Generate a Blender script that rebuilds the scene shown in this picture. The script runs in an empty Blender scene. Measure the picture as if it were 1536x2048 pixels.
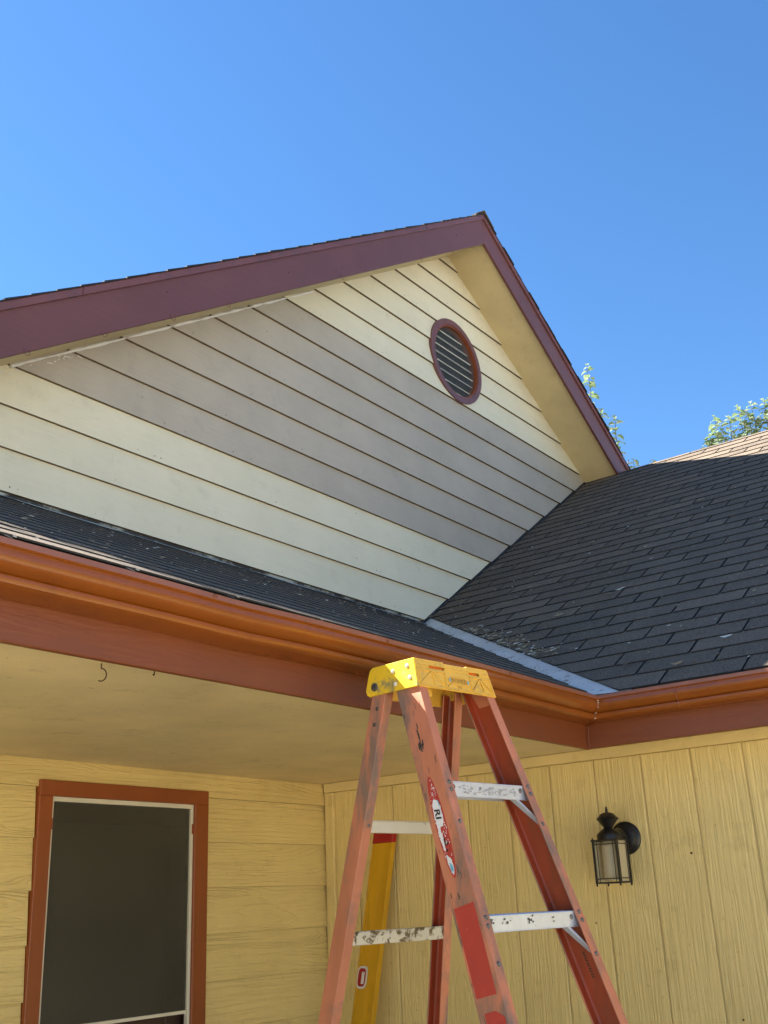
import bpy, bmesh, math, random
from mathutils import Vector, Matrix
random.seed(7)
S = bpy.context.scene
COL = S.collection
H = 2.42                      # height of the gutter lip above the ground

# ------------------------------------------------------------------ camera
YAW, PITCH, ROLL, FPX = 0.6359, 0.3559, -0.0448, 2119.57
CAM = Vector((-3.5941, -1.7158, -0.6952 + H))
_F = Vector((math.cos(PITCH)*math.cos(YAW), math.cos(PITCH)*math.sin(YAW), math.sin(PITCH)))
_R = Vector((math.sin(YAW), -math.cos(YAW), 0)); _U = _R.cross(_F)
_R2 = _R*math.cos(ROLL) + _U*math.sin(ROLL); _U2 = -_R*math.sin(ROLL) + _U*math.cos(ROLL)
cd = bpy.data.cameras.new('camera'); cam = bpy.data.objects.new('camera', cd); COL.objects.link(cam)
cd.sensor_fit = 'VERTICAL'; cd.sensor_height = 24.0; cd.lens = 24.0*FPX/2048
cd.clip_start = 0.05; cd.clip_end = 2000
cam.matrix_world = Matrix(((_R2.x, _U2.x, -_F.x, CAM.x), (_R2.y, _U2.y, -_F.y, CAM.y), (_R2.z, _U2.z, -_F.z, CAM.z), (0, 0, 0, 1)))
S.camera = cam
def project(p):
    d = Vector(p) - CAM; z = d.dot(_F)
    if z < .05: return None
    return (768 + FPX*d.dot(_R2)/z, 1024 - FPX*d.dot(_U2)/z)

# ------------------------------------------------------------------ world, sun, exposure
SUN_AZ, SUN_EL = 111.0, 45.3       # degrees, azimuth counted from +X towards +Y
w = bpy.data.worlds.new('World'); S.world = w; w.use_nodes = True
nt = w.node_tree; nt.nodes.clear()
sky = nt.nodes.new('ShaderNodeTexSky'); sky.sky_type = 'NISHITA'; sky.sun_disc = False
sky.sun_elevation = math.radians(SUN_EL); sky.sun_rotation = math.radians(90 - SUN_AZ)
sky.altitude = 300; sky.air_density = 1.0; sky.dust_density = 0.1; sky.ozone_density = 4.0
bg = nt.nodes.new('ShaderNodeBackground'); bg.inputs[1].default_value = 0.052
hsv = nt.nodes.new('ShaderNodeHueSaturation'); hsv.inputs['Saturation'].default_value = 1.17
out = nt.nodes.new('ShaderNodeOutputWorld')
nt.links.new(sky.outputs[0], hsv.inputs['Color']); nt.links.new(hsv.outputs[0], bg.inputs[0]); nt.links.new(bg.outputs[0], out.inputs[0])
sd = bpy.data.lights.new('sun', 'SUN'); sd.energy = 5.0; sd.angle = math.radians(0.5); sd.color = (1.0, .95, .87)
sun = bpy.data.objects.new('sun', sd); COL.objects.link(sun)
_a, _e = math.radians(SUN_AZ), math.radians(SUN_EL)
SUNV = Vector((math.cos(_a)*math.cos(_e), math.sin(_a)*math.cos(_e), math.sin(_e)))
sun.rotation_euler = SUNV.to_track_quat('Z', 'Y').to_euler(); sun.location = (0, 8, 12)
vs = S.view_settings; vs.view_transform = 'Standard'; vs.look = 'None'; vs.gamma = 1; vs.use_curve_mapping = False
vs.exposure = 2.35

# ------------------------------------------------------------------ measured dimensions (z relative to the lip, H added later)
a_ = .1226; zfb = -.1695; s_ = 1.5945; z0 = .8104; rv = .1741; m = .6595; x1 = 1.2092; xA = 1.7557; zA = 3.4971
ys = s_ - .3041; zF = 3.4681; zD = 3.6609; zT = 3.6953; v_ = .3983; c_ = -.1353; hf = .0429; g0 = -.3684; gs = .2031
wy = 1.6626; mL = .496; EX = .1233; yj = -.5435; xr = 3.564

# ------------------------------------------------------------------ node helpers
def mat(name):
    mt = bpy.data.materials.new(name); mt.use_nodes = True
    t = mt.node_tree; t.nodes.clear()
    o = t.nodes.new('ShaderNodeOutputMaterial'); b = t.nodes.new('ShaderNodeBsdfPrincipled')
    t.links.new(b.outputs[0], o.inputs[0])
    return mt, t, b
def nd(t, typ, **kw):
    n = t.nodes.new(typ)
    for k, v in kw.items():
        if k.startswith('i_'):
            n.inputs[k[2:].replace('_', ' ')].default_value = v
        else: setattr(n, k, v)
    return n
def coords(t, scale, rand=13.0, world=False):
    if world: src = nd(t, 'ShaderNodeNewGeometry').outputs['Position']
    else: src = nd(t, 'ShaderNodeTexCoord').outputs['Object']
    if rand:
        oi = nd(t, 'ShaderNodeObjectInfo')
        mm = nd(t, 'ShaderNodeMath', operation='MULTIPLY'); mm.inputs[1].default_value = rand
        t.links.new(oi.outputs['Random'], mm.inputs[0])
        ad = nd(t, 'ShaderNodeVectorMath', operation='ADD'); t.links.new(src, ad.inputs[0]); t.links.new(mm.outputs[0], ad.inputs[1])
        src = ad.outputs[0]
    mp = nd(t, 'ShaderNodeMapping'); mp.inputs['Scale'].default_value = scale
    t.links.new(src, mp.inputs[0]); return mp.outputs[0]
def noise(t, vec, scale=1.0, detail=5.0, rough=.55, dist=0.0):
    n = nd(t, 'ShaderNodeTexNoise'); n.inputs['Scale'].default_value = scale; n.inputs['Detail'].default_value = detail
    n.inputs['Roughness'].default_value = rough; n.inputs['Distortion'].default_value = dist
    t.links.new(vec, n.inputs['Vector']); return n.outputs['Fac']
def ramp(t, fac, stops):
    r = nd(t, 'ShaderNodeValToRGB'); e = r.color_ramp.elements
    while len(e) < len(stops): e.new(.5)
    for el, (p, c) in zip(e, stops):
        el.position = p; el.color = (c, c, c, 1) if isinstance(c, (int, float)) else (*c, 1)
    t.links.new(fac, r.inputs[0]); return r.outputs[0]
def mix(t, fac, A, B, mode='MIX'):
    n = nd(t, 'ShaderNodeMix', data_type='RGBA', blend_type=mode)
    for i, val in ((0, fac), (6, A), (7, B)):
        if isinstance(val, (int, float)): n.inputs[i].default_value = val
        elif isinstance(val, tuple): n.inputs[i].default_value = (*val, 1)
        else: t.links.new(val, n.inputs[i])
    return n.outputs[2]
def mth(t, op, A, B):
    n = nd(t, 'ShaderNodeMath', operation=op)
    for i, val in ((0, A), (1, B)):
        if isinstance(val, (int, float)): n.inputs[i].default_value = val
        else: t.links.new(val, n.inputs[i])
    return n.outputs[0]
def bump(t, b, h, strength, dist=.002):
    n = nd(t, 'ShaderNodeBump'); n.inputs['Strength'].default_value = strength; n.inputs['Distance'].default_value = dist
    t.links.new(h, n.inputs['Height']); t.links.new(n.outputs[0], b.inputs['Normal'])

def painted_wood(name, base, axis='X', rough=.55, fine=90, strength=.5, var=.16, dirt=(.0, (.1, .08, .05)), cathedral=.5, dist=.0022, world=False, groove=(.42, .6), stain=None):
    """paint over embossed wood grain running along the given axis"""
    mt, t, b = mat(name)
    ax = {'X': (3.2, 1, 1), 'Y': (1, 3.2, 1), 'Z': (1, 1, 3.2)}[axis]
    sc = tuple(3.0 if q != 1 else fine for q in ax)
    v1 = coords(t, sc, world=world)
    n1 = noise(t, v1, 1.0, 4, .5, .9)
    lines = ramp(t, n1, [(0, 0), (groove[0], .25), (groove[1], 1), (1, 1)])
    # cathedral figure: distorted bands
    sc2 = tuple(.9 if q != 1 else 7.0 for q in ax)
    v2 = coords(t, sc2, world=world)
    n2 = noise(t, v2, 1.0, 2, .45, .35)
    rings = mth(t, 'FRACT', mth(t, 'MULTIPLY', n2, 26.0), 0)
    rings = ramp(t, rings, [(0, 0), (.18, .9), (.75, 1), (1, 0)])
    msk = ramp(t, noise(t, coords(t, tuple(.8 if q != 1 else 3 for q in ax), world=world), 1.3, 1), [(.42, 0), (.58, 1)])
    hgt = mix(t, mth(t, 'MULTIPLY', msk, cathedral), lines, rings)
    hs = nd(t, 'ShaderNodeSeparateColor'); t.links.new(hgt, hs.inputs[0]); hgt = hs.outputs[0]
    bump(t, b, hgt, strength, dist)
    big = noise(t, coords(t, (1, 1, 1), world=world), 2.3, 4, .6)
    col = mix(t, ramp(t, big, [(.3, 1), (.7, 0)]), base, tuple(q*(1 - var) for q in base))
    col = mix(t, ramp(t, hgt, [(0, .13), (.5, 0)]), col, tuple(q*.62 for q in base))
    if dirt[0] > 0:
        sp = ramp(t, noise(t, coords(t, (1, 1, 1), world=world), 9, 8, .68), [(.56, 0), (.72, 1)])
        col = mix(t, mth(t, 'MULTIPLY', sp, dirt[0]), col, dirt[1])
        sp2 = ramp(t, noise(t, coords(t, (1, 1, 1), 5.0, world=world), 55, 2, .5), [(.70, 0), (.74, 1)])
        col = mix(t, mth(t, 'MULTIPLY', sp2, min(1, dirt[0]*1.3)), col, dirt[1])
    t.links.new(col, b.inputs['Base Color'])
    b.inputs['Roughness'].default_value = rough
    return mt

def simple(name, base, rough=.5, metal=0.0, var=.15, nscale=8, bstr=.0, bscale=60, dirt=None, dirt_r=(.52, .68), dscale=14, coat=0, stretch=(1, 1, 1)):
    mt, t, b = mat(name)
    v = coords(t, stretch)
    n = noise(t, v, nscale, 6, .6)
    col = mix(t, ramp(t, n, [(.3, 0), (.7, 1)]), tuple(q*(1 - var) for q in base), tuple(min(1, q*(1 + var*.5)) for q in base))
    if dirt:
        dn = ramp(t, noise(t, coords(t, stretch, 7.0), dscale, 9, .7, .3), [(dirt_r[0], 0), (dirt_r[1], 1)])
        col = mix(t, dn, col, dirt)
    t.links.new(col, b.inputs['Base Color'])
    b.inputs['Roughness'].default_value = rough; b.inputs['Metallic'].default_value = metal
    if coat: b.inputs['Coat Weight'].default_value = coat
    if bstr: bump(t, b, noise(t, v, bscale, 4, .6), bstr, .0015)
    return mt

M = {}
M['cream'] = painted_wood('cream_siding_paint', (.72, .665, .485), 'X', .6, 65, .45, .10, (.16, (.30, .26, .18)), .35, .0018)
M['grey'] = painted_wood('greige_siding_primer', (.46, .405, .32), 'X', .62, 65, .5, .17, (.20, (.2, .17, .14)), .45, .0018)
M['yellowX'] = painted_wood('yellow_lap_siding_paint', (.71, .535, .205), 'X', .5, 80, .85, .13, (.2, (.24, .15, .04)), .7, .0036)
M['yellowZ'] = painted_wood('yellow_panel_siding_paint', (.72, .55, .215), 'Z', .5, 105, .6, .14, (.25, (.2, .13, .03)), .4, .0036)
M['yellowTrim'] = painted_wood('yellow_trim_paint', (.70, .54, .225), 'Y', .5, 60, .3, .12, (.25, (.2, .13, .03)), .3, .0015)
M['edgeY'] = simple('dirt_and_shade_yellow_edge', (.36, .26, .10), .8, 0, .3, 30)  # underside of yellow laps: dirt, with the lap shadow put into the colour
M['edgeC'] = simple('dirt_and_shade_board_edge', (.14, .105, .065), .8, 0, .3, 30)  # brown dirt and the shadow gap under each board, both painted in
M['soffit'] = painted_wood('yellow_soffit_paint', (.74, .60, .32), 'X', .5, 22, .35, .26, (.34, (.22, .14, .05)), .5, .0016)
M['rakesoffit'] = painted_wood('cream_soffit_paint', (.60, .49, .27), 'Y', .55, 22, .2, .2, (.25, (.25, .17, .08)), .3, .001)
M['maroon'] = painted_wood('maroon_fascia_paint', (.135, .048, .044), 'X', .5, 30, .3, .16, (.2, (.08, .03, .03)), .55, .0026)
M['maroonmetal'] = simple('maroon_drip_metal', (.15, .056, .052), .42, 0, .18, 5, .15, 30, (.1, .05, .05))
M['rust'] = painted_wood('rust_brown_fascia_paint', (.195, .050, .013), 'X', .5, 26, .5, .2, (.2, (.1, .03, .02)), .4, .002)
M['rustY'] = painted_wood('rust_brown_fascia_paint_lengthwise', (.195, .050, .013), 'Y', .5, 26, .5, .2, (.2, (.1, .03, .02)), .4, .002)
M['casing'] = painted_wood('rust_brown_casing_paint', (.26, .062, .012), 'Z', .4, 40, .3, .2, (.15, (.1, .03, .01)), .3, .0015)
M['gutter'] = simple('copper_brown_gutter_enamel', (.245, .066, .008), .25, 0, .16, 3, .10, 9, (.17, .045, .010), (.50, .72), 4)
M['lip'] = simple('gutter_lip_enamel', (.24, .09, .05), .3, 0, .15, 8)
M['alu'] = simple('aluminium_tread', (.66, .72, .82), .30, .55, .12, 14, .1, 70, (.2, .18, .15), (.60, .70), 26)
M['aludirty'] = simple('paint_spattered_bar', (.58, .54, .42), .5, .35, .12, 10, .2, 60, (.13, .09, .04), (.50, .56), 38)
M['aluclean'] = simple('dull_cream_bar', (.62, .57, .44), .5, .3, .08, 10, .1, 60, (.2, .15, .08), (.64, .68), 40)
M['galv'] = simple('galvanised_valley_metal', (.60, .62, .62), .5, .25, .16, 7, .08, 40, (.2, .17, .12), (.57, .66), 22)
M['flash'] = simple('grey_wall_flashing', (.06, .065, .07), .6, .3, .3, 8, .2, 40, (.46, .50, .48), (.46, .55), 4, stretch=(1, 2.5, 1))
M['darkflash'] = simple('dark_step_flashing', (.045, .05, .055), .6, .2, .3, 12, .2, 40, (.18, .19, .18), (.62, .7), 12)
M['caulk'] = simple('white_caulk', (.74, .72, .66), .6, 0, .1, 30, .3, 50)
M['worn'] = simple('worn_grey_label', (.36, .36, .35), .6)
M['lettering'] = simple('raised_amber_lettering', (.50, .27, .035), .5)
M['rivet'] = simple('steel_rivet', (.15, .14, .125), .5, .5, .3, 40)
M['boltdark'] = simple('dirty_bolt', (.09, .08, .065), .5, .5, .3, 60)
M['cap'] = simple('yellow_moulded_plastic', (.70, .40, .05), .42, 0, .12, 14, .12, 120, (.30, .22, .08), (.54, .70), 24)
M['capend'] = simple('yellow_scuffed_plastic', (.74, .47, .02), .42, 0, .1, 14, .12, 120, (.22, .19, .09), (.53, .66), 20)
M['orange'] = simple('orange_slot_light_paint', (.75, .16, .01), .5, 0, .2, 30)  # orange light within the cap slots, put into the colour
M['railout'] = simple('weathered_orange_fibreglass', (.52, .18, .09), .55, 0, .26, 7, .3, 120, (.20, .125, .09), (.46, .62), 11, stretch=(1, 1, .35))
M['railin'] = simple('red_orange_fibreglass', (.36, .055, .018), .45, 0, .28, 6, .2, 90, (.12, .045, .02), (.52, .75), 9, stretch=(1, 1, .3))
M['sticker'] = simple('red_sticker', (.43, .04, .03), .4, 0, .12, 20, 0, 0, (.5, .2, .16), (.66, .70), 45)
M['labelwhite'] = simple('torn_white_label', (.72, .72, .68), .5, 0, .1, 20)
M['labelblack'] = simple('black_print', (.02, .02, .022), .5)
M['labelblue'] = simple('light_blue_print', (.12, .42, .55), .5)
M['print'] = simple('embossed_print', (.07, .03, .02), .6)
M['levely'] = simple('yellow_level_enamel', (.56, .29, .004), .4, 0, .2, 9, .08, 80, (.22, .12, .01), (.60, .75), 12, stretch=(1, 1, .25))
M['levelr'] = simple('red_level_end_cap', (.32, .006, .008), .4)
M['levelw'] = simple('white_vial_frame', (.6, .55, .5), .4)
M['black'] = simple('black_cast_aluminium', (.012, .011, .010), .38, .2, .3, 30, .1, 90)
M['asphalt'] = simple('black_asphalt_edge', (.014, .015, .017), .8, 0, .3, 40)
M['darkin'] = simple('dark_interior', (.012, .012, .012), .9)
M['slat'] = simple('cream_louvre', (.86, .83, .70), .5, 0, .15, 20)
M['wire'] = simple('galvanised_wire', (.14, .15, .14), .5, .5, .2, 30)
M['rustmetal'] = simple('rusty_steel', (.07, .03, .015), .6, .4, .4, 60)
M['whitealu'] = simple('white_screen_frame', (.62, .57, .44), .45, 0, .1, 10)
M['sash'] = simple('dark_brown_sash', (.035, .012, .006), .5, 0, .2, 8)
M['ground'] = simple('pale_concrete_and_gravel', (.55, .49, .38), .95, 0, .2, 3, .4, 20, (.42, .36, .25), (.5, .6), 2)
M['bark'] = simple('tree_bark', (.16, .12, .09), .9, 0, .3, 14, .4, 40)

def glass_mat():
    mt, t, b = mat('frosted_lamp_glass'); b.inputs['Base Color'].default_value = (.66, .58, .38, 1)
    b.inputs['Roughness'].default_value = .35; b.inputs['Transmission Weight'].default_value = .35; b.inputs['IOR'].default_value = 1.2
    b.inputs['Alpha'].default_value = .82
    return mt
M['glass'] = glass_mat()
def pane_mat():
    mt, t, b = mat('dark_window_glass'); b.inputs['Base Color'].default_value = (.13, .125, .085, 1)
    b.inputs['Roughness'].default_value = .3
    return mt
M['pane'] = pane_mat()
def screen_mat():
    mt, t, b = mat('fibreglass_insect_screen')
    v = coords(t, (1, 1, 1), 0)
    n = ramp(t, noise(t, v, 2.2, 5, .6), [(.35, 0), (.65, 1)])
    col = mix(t, n, (.046, .041, .027), (.074, .067, .044))
    t.links.new(col, b.inputs['Base Color']); b.inputs['Roughness'].default_value = .7
    b.inputs['Alpha'].default_value = .62
    return mt
M['screen'] = screen_mat()
def leaf_mat():
    mt, t, b = mat('pale_green_leaf')
    g = nd(t, 'ShaderNodeNewGeometry')
    col = ramp(t, g.outputs['Random Per Island'], [(0, (.13, .21, .09)), (.5, (.20, .29, .14)), (1, (.32, .39, .25))])
    t.links.new(col, b.inputs['Base Color']); b.inputs['Roughness'].default_value = .45
    tr = nd(t, 'ShaderNodeBsdfTranslucent'); t.links.new(col, tr.inputs[0])
    ms = nd(t, 'ShaderNodeMixShader'); ms.inputs[0].default_value = .3
    o = [n for n in t.nodes if n.type == 'OUTPUT_MATERIAL'][0]
    t.links.new(b.outputs[0], ms.inputs[1]); t.links.new(tr.outputs[0], ms.inputs[2]); t.links.new(ms.outputs[0], o.inputs[0])
    return mt
M['leaf'] = leaf_mat()
def debris_mat():
    mt, t, b = mat('dry_leaf_litter')
    g = nd(t, 'ShaderNodeNewGeometry')
    col = ramp(t, g.outputs['Random Per Island'], [(0, (.10, .06, .03)), (.35, (.24, .17, .09)), (.7, (.34, .30, .17)), (.88, (.62, .60, .52))])
    t.links.new(col, b.inputs['Base Color']); b.inputs['Roughness'].default_value = .8
    return mt
M['debris'] = debris_mat()
def shingle_mat():
    mt, t, b = mat('charcoal_granule_shingle')
    oi = nd(t, 'ShaderNodeObjectInfo'); g = nd(t, 'ShaderNodeNewGeometry')
    rnd = mth(t, 'FRACT', mth(t, 'ADD', oi.outputs['Random'], g.outputs['Random Per Island']), 0)
    base = ramp(t, rnd, [(0, (.078, .055, .038)), (.35, (.112, .080, .055)), (.7, (.138, .098, .068)), (1, (.20, .145, .10))])
    v = coords(t, (1, 1, 1), 0, world=True)
    gr = mth(t, 'ADD', mth(t, 'MULTIPLY', noise(t, v, 330, 2, .7), .55), mth(t, 'MULTIPLY', noise(t, v, 120, 3, .8), .45))
    col = mix(t, ramp(t, gr, [(.38, 0), (.5, .35), (.62, 1)]), mix(t, .55, base, (.02, .02, .022)), mix(t, .5, base, (.44, .36, .27)))
    blot = ramp(t, noise(t, v, 5, 5, .6), [(.35, 0), (.7, .5)])
    col = mix(t, blot, col, mix(t, .5, col, (.05, .048, .045)))
    # brown silt and pollen collected beside the gable wall
    sx = nd(t, 'ShaderNodeSeparateXYZ'); t.links.new(g.outputs['Position'], sx.inputs[0])
    d = mth(t, 'SUBTRACT', s_, sx.outputs['Y'])
    near = ramp(t, mth(t, 'ADD', d, mth(t, 'MULTIPLY', noise(t, v, 4, 5, .6), .45)), [(.20, 1), (.85, 0)])
    lo = ramp(t, mth(t, 'MULTIPLY', sx.outputs['X'], .5), [(.0, 0), (.12, 1), (.75, .8), (1.0, 0)])
    st = mth(t, 'MULTIPLY', mth(t, 'MULTIPLY', near, lo), .55)
    col = mix(t, st, col, (.105, .072, .045))
    t.links.new(col, b.inputs['Base Color']); b.inputs['Roughness'].default_value = 1.0; b.inputs['Specular IOR Level'].default_value = .15
    bump(t, b, gr, .6, .0014)
    return mt
M['shingle'] = shingle_mat()

# ------------------------------------------------------------------ mesh helpers
def inv_of(p):
    return p.matrix_basis.inverted() if p.type == 'EMPTY' and not p.get('local') else Matrix()
def world_of(o):
    mw = o.matrix_basis.copy(); p = o.parent
    if p: return world_of(p) @ o.matrix_parent_inverse @ mw
    return mw
def link(name, me, parent=None, kind=None, label=None, local=False):
    o = bpy.data.objects.new(name, me); COL.objects.link(o)
    if parent is not None:
        o.parent = parent
        if not local: o.matrix_parent_inverse = world_of(parent).inverted()
    if kind: o['kind'] = kind
    if label: o['label'] = label
    return o
def meshdata(name, verts, faces, mats, fm=None, smooth=False):
    me = bpy.data.meshes.new(name); me.from_pydata([tuple(q) for q in verts], [], faces)
    for q in (mats if isinstance(mats, (list, tuple)) else [mats]): me.materials.append(q)
    if fm: me.polygons.foreach_set('material_index', fm)
    if smooth: me.polygons.foreach_set('use_smooth', [True]*len(me.polygons))
    me.update(); return me
def fix(me):
    bm = bmesh.new(); bm.from_mesh(me); bmesh.ops.recalc_face_normals(bm, faces=bm.faces); bm.to_mesh(me); bm.free()
class MB:
    def __init__(s): s.v = []; s.f = []; s.m = []
    def add(s, vs, fs, mi=0):
        n = len(s.v); s.v += [tuple(q) for q in vs]; s.f += [tuple(i + n for i in f) for f in fs]; s.m += [mi]*len(fs)
    def box(s, x0, x1, y0, y1, z0, z1, mi=0):
        s.add([(x, y, z) for x in (x0, x1) for y in (y0, y1) for z in (z0, z1)],
              [(0, 1, 3, 2), (4, 6, 7, 5), (0, 4, 5, 1), (2, 3, 7, 6), (0, 2, 6, 4), (1, 5, 7, 3)], mi)
    def hexa(s, p, mi=0):          # p: 4 bottom + 4 top points in ring order
        s.add(p, [(3, 2, 1, 0), (4, 5, 6, 7), (0, 1, 5, 4), (1, 2, 6, 5), (2, 3, 7, 6), (3, 0, 4, 7)], mi)
    def prism(s, poly, f, mi=0, f2=None):   # poly ring of 2d points, f maps (p, end) to 3d
        n = len(poly); A = [f(p, 0) for p in poly]; B = [f(p, 1) for p in poly]
        fs = [tuple(range(n))[::-1], tuple(range(n, 2*n))] + [(i, (i + 1) % n, n + (i + 1) % n, n + i) for i in range(n)]
        s.add(A + B, fs, mi)
    def tube(s, pts, r, n=8, mi=0, caps=True):
        pts = [Vector(p) for p in pts]; rings = []
        rr = r if isinstance(r, (list, tuple)) else [r]*len(pts)
        up = None
        for i, p in enumerate(pts):
            d = (pts[min(i + 1, len(pts) - 1)] - pts[max(i - 1, 0)]).normalized()
            if up is None:
                up = d.orthogonal().normalized()
            up = (up - d*up.dot(d)).normalized(); q = d.cross(up)
            rings.append([p + up*math.cos(k*2*math.pi/n)*rr[i] + q*math.sin(k*2*math.pi/n)*rr[i] for k in range(n)])
        V = [x for R in rings for x in R]; F = []
        for i in range(len(rings) - 1):
            for k in range(n): F.append((i*n + k, i*n + (k + 1) % n, (i + 1)*n + (k + 1) % n, (i + 1)*n + k))
        if caps: F += [tuple(range(n))[::-1], tuple(range((len(rings) - 1)*n, len(rings)*n))]
        s.add(V, F, mi)
    def lathe(s, prof, c, n=24, mi=0, axis='Z', sq=None):
        V = []; F = []
        for (r, h) in prof:
            for k in range(n):
                t = 2*math.pi*k/n; x, y = r*math.cos(t), r*math.sin(t)
                if axis == 'Z': V.append((c[0] + x, c[1] + y, c[2] + h))
                elif axis == 'X': V.append((c[0] + h, c[1] + x, c[2] + y))
                else: V.append((c[0] + x, c[1] + h, c[2] + y))
        for i in range(len(prof) - 1):
            for k in range(n): F.append((i*n + k, i*n + (k + 1) % n, (i + 1)*n + (k + 1) % n, (i + 1)*n + k))
        F += [tuple(range(n))[::-1], tuple(range((len(prof) - 1)*n, len(prof)*n))]
        s.add(V, F, mi)
    def build(s, name, mats, parent=None, bevel=0, smooth=False, kind=None, label=None, local=False, seg=1):
        me = meshdata(name, s.v, s.f, mats, s.m if isinstance(mats, (list, tuple)) else None); fix(me)
        if smooth:
            me.polygons.foreach_set('use_smooth', [True]*len(me.polygons))
            try: me.set_sharp_from_angle(angle=math.radians(38))
            except Exception: pass
        o = link(name, me, parent, kind, label, local)
        if bevel:
            b = o.modifiers.new('bevel', 'BEVEL'); b.width = bevel; b.segments = seg; b.limit_method = 'ANGLE'; b.angle_limit = math.radians(40)
        return o
def empty(name, loc, rz=0, parent=None, **props):
    o = bpy.data.objects.new(name, None); COL.objects.link(o); o.location = loc; o.rotation_euler = (0, 0, rz)
    o.empty_display_size = .1
    o.matrix_basis = Matrix.Translation(Vector(loc)) @ Matrix.Rotation(rz, 4, 'Z')
    if parent: o.parent = parent; o.matrix_parent_inverse = world_of(parent).inverted()
    for k, v in props.items(): o[k] = v
    return o
def clip(poly, a, b, c):            # keep a*x+b*y <= c
    outp = []
    for i in range(len(poly)):
        p, q = poly[i], poly[(i + 1) % len(poly)]
        dp, dq = a*p[0] + b*p[1] - c, a*q[0] + b*q[1] - c
        if dp <= 0: outp.append(p)
        if (dp < 0 < dq) or (dq < 0 < dp):
            k = dp/(dp - dq); outp.append((p[0] + (q[0] - p[0])*k, p[1] + (q[1] - p[1])*k))
    return outp

# ------------------------------------------------------------------ ground
g = MB(); g.add([(-250, -250, 0), (250, -250, 0), (250, 250, 0), (-250, 250, 0)], [(0, 1, 2, 3)])
g.build('ground', M['ground'], kind='structure')

# ------------------------------------------------------------------ the house
house = empty('house', (v_, wy, 0), label='yellow house with a cream and grey lap-sided gable above a brown guttered porch', category='house')

# --- porch: back wall with lap boards
back = MB(); back.box(-6, v_ + .02, wy + .09, wy + .14, 0, H + c_ + .05)
back_wall = back.build('back_wall', M['darkin'], house)
lines = [c_, -.2357] + [-.2357 - .1786*k for k in range(1, 13)]
WX0, WX1, WZT, WZB = -1.2090, -.377, -.2115, -1.62
def lap(mb, poly_top, poly_bot, xa, xb, yf, th=.013, gap=.003, extra=0):
    """one lapped board: xa, xb are (x at top, x at bottom)"""
    zt, zb = poly_top, poly_bot
    (xat, xab), (xbt, xbb) = xa, xb
    p = [(xab, yf - th, zb), (xbb, yf - th, zb), (xbb, yf + .02, zb), (xab, yf + .02, zb),
         (xat, yf - .001, zt + .012), (xbt, yf - .001, zt + .012), (xbt, yf + .02, zt + .012), (xat, yf + .02, zt + .012)]
    mb.hexa(p)
for i in range(len(lines) - 1):
    zt, zb = H + lines[i], H + lines[i + 1]
    if i == 0: zt -= .012
    spans = [(-6, v_ - .004)] if zb > H + WZT else [(-6, WX0 + random.uniform(-.004, .001)), (WX1, v_ - .004)]
    if zt < H + WZB: spans = [(-6, v_ - .004)]
    if i == 0: spans = [(-6, v_ - .004)]
    for xa, xb in spans:
        b = MB(); lap(b, zt, zb, (xa, xa), (xb, xb), wy)
        if i == 1 and False: pass
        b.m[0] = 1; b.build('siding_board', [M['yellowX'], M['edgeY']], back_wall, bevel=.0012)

# --- window
win = empty('window', (-.78, wy, H - 1.6), parent=house)
bx = MB(); bx.box(WX0, WX1, wy - .024, wy + .02, H + WZT - .056, H + WZT - .0); bx.build('casing_board', M['casing'], win, bevel=.002)
bx = MB(); bx.box(WX0, WX0 + .058, wy - .024, wy + .02, H + WZB, H + WZT - .0562); bx.build('casing_board', M['casing'], win, bevel=.002)
bx = MB(); bx.box(WX1 - .076, WX1, wy - .024, wy + .02, H + WZB, H + WZT - .0562); bx.build('casing_board', M['casing'], win, bevel=.002)
bx = MB(); bx.box(WX0 - .02, WX1 + .02, wy - .05, wy + .02, H + WZB - .06, H + WZB - .002); bx.build('window_sill', M['casing'], win, bevel=.003)
fx0, fx1, fzt = WX0 + .0585, WX1 - .0765, H + WZT - .0565
fr = MB()
fr.box(fx0, fx0 + .011, wy - .014, wy + .004, H + WZB, fzt); fr.box(fx1 - .013, fx1, wy - .014, wy + .004, H + WZB, fzt)
fr.box(fx0 + .0111, fx1 - .0131, wy - .014, wy + .004, fzt - .017, fzt)
fr.build('screen_frame', M['whitealu'], win, bevel=.001)
fr = MB(); fr.box(fx0 + .012, fx1 - .014, wy - .010, wy + .004, H - 1.052, H - 1.040); fr.build('screen_rail', M['whitealu'], win, bevel=.001)
sc = MB(); sc.box(fx0 + .0115, fx1 - .0135, wy - .004, wy - .0035, H - 1.0402, fzt - .0175); sc.build('insect_screen', M['screen'], win)
sa = MB()
sa.box(fx0 + .0, fx1, wy + .028, wy + .05, fzt - .085, fzt); sa.box(fx0, fx0 + .03, wy + .028, wy + .05, H + WZB, fzt - .0851)
sa.box(fx1 - .085, fx1, wy + .028, wy + .05, H + WZB, fzt - .0851); sa.box(fx0 + .0301, fx1 - .0851, wy + .028, wy + .05, H - 1.09, H - 1.045)
sa.build('sash', M['sash'], win, bevel=.002)
pa = MB(); pa.box(fx0 - .02, fx1 + .02, wy + .055, wy + .06, H + WZB, fzt + .01); pa.build('glass_pane', M['pane'], win)
rv_ = MB(); rv_.box(fx0 - .02, fx0 - .001, wy + .004, wy + .055, H + WZB, fzt); rv_.box(fx1 + .001, fx1 + .02, wy + .004, wy + .055, H + WZB, fzt); rv_.box(fx0 - .02, fx1 + .02, wy + .004, wy + .055, fzt + .001, fzt + .02)
rv_.build('jamb', M['sash'], win)
for xx in (fx0 + .001, fx1 - .006):
    cl = MB(); cl.box(xx - .004, xx + .008, wy - .0165, wy - .0141, H - .385, H - .345); cl.build('screen_clip', M['casing'], win, bevel=.001)

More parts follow.
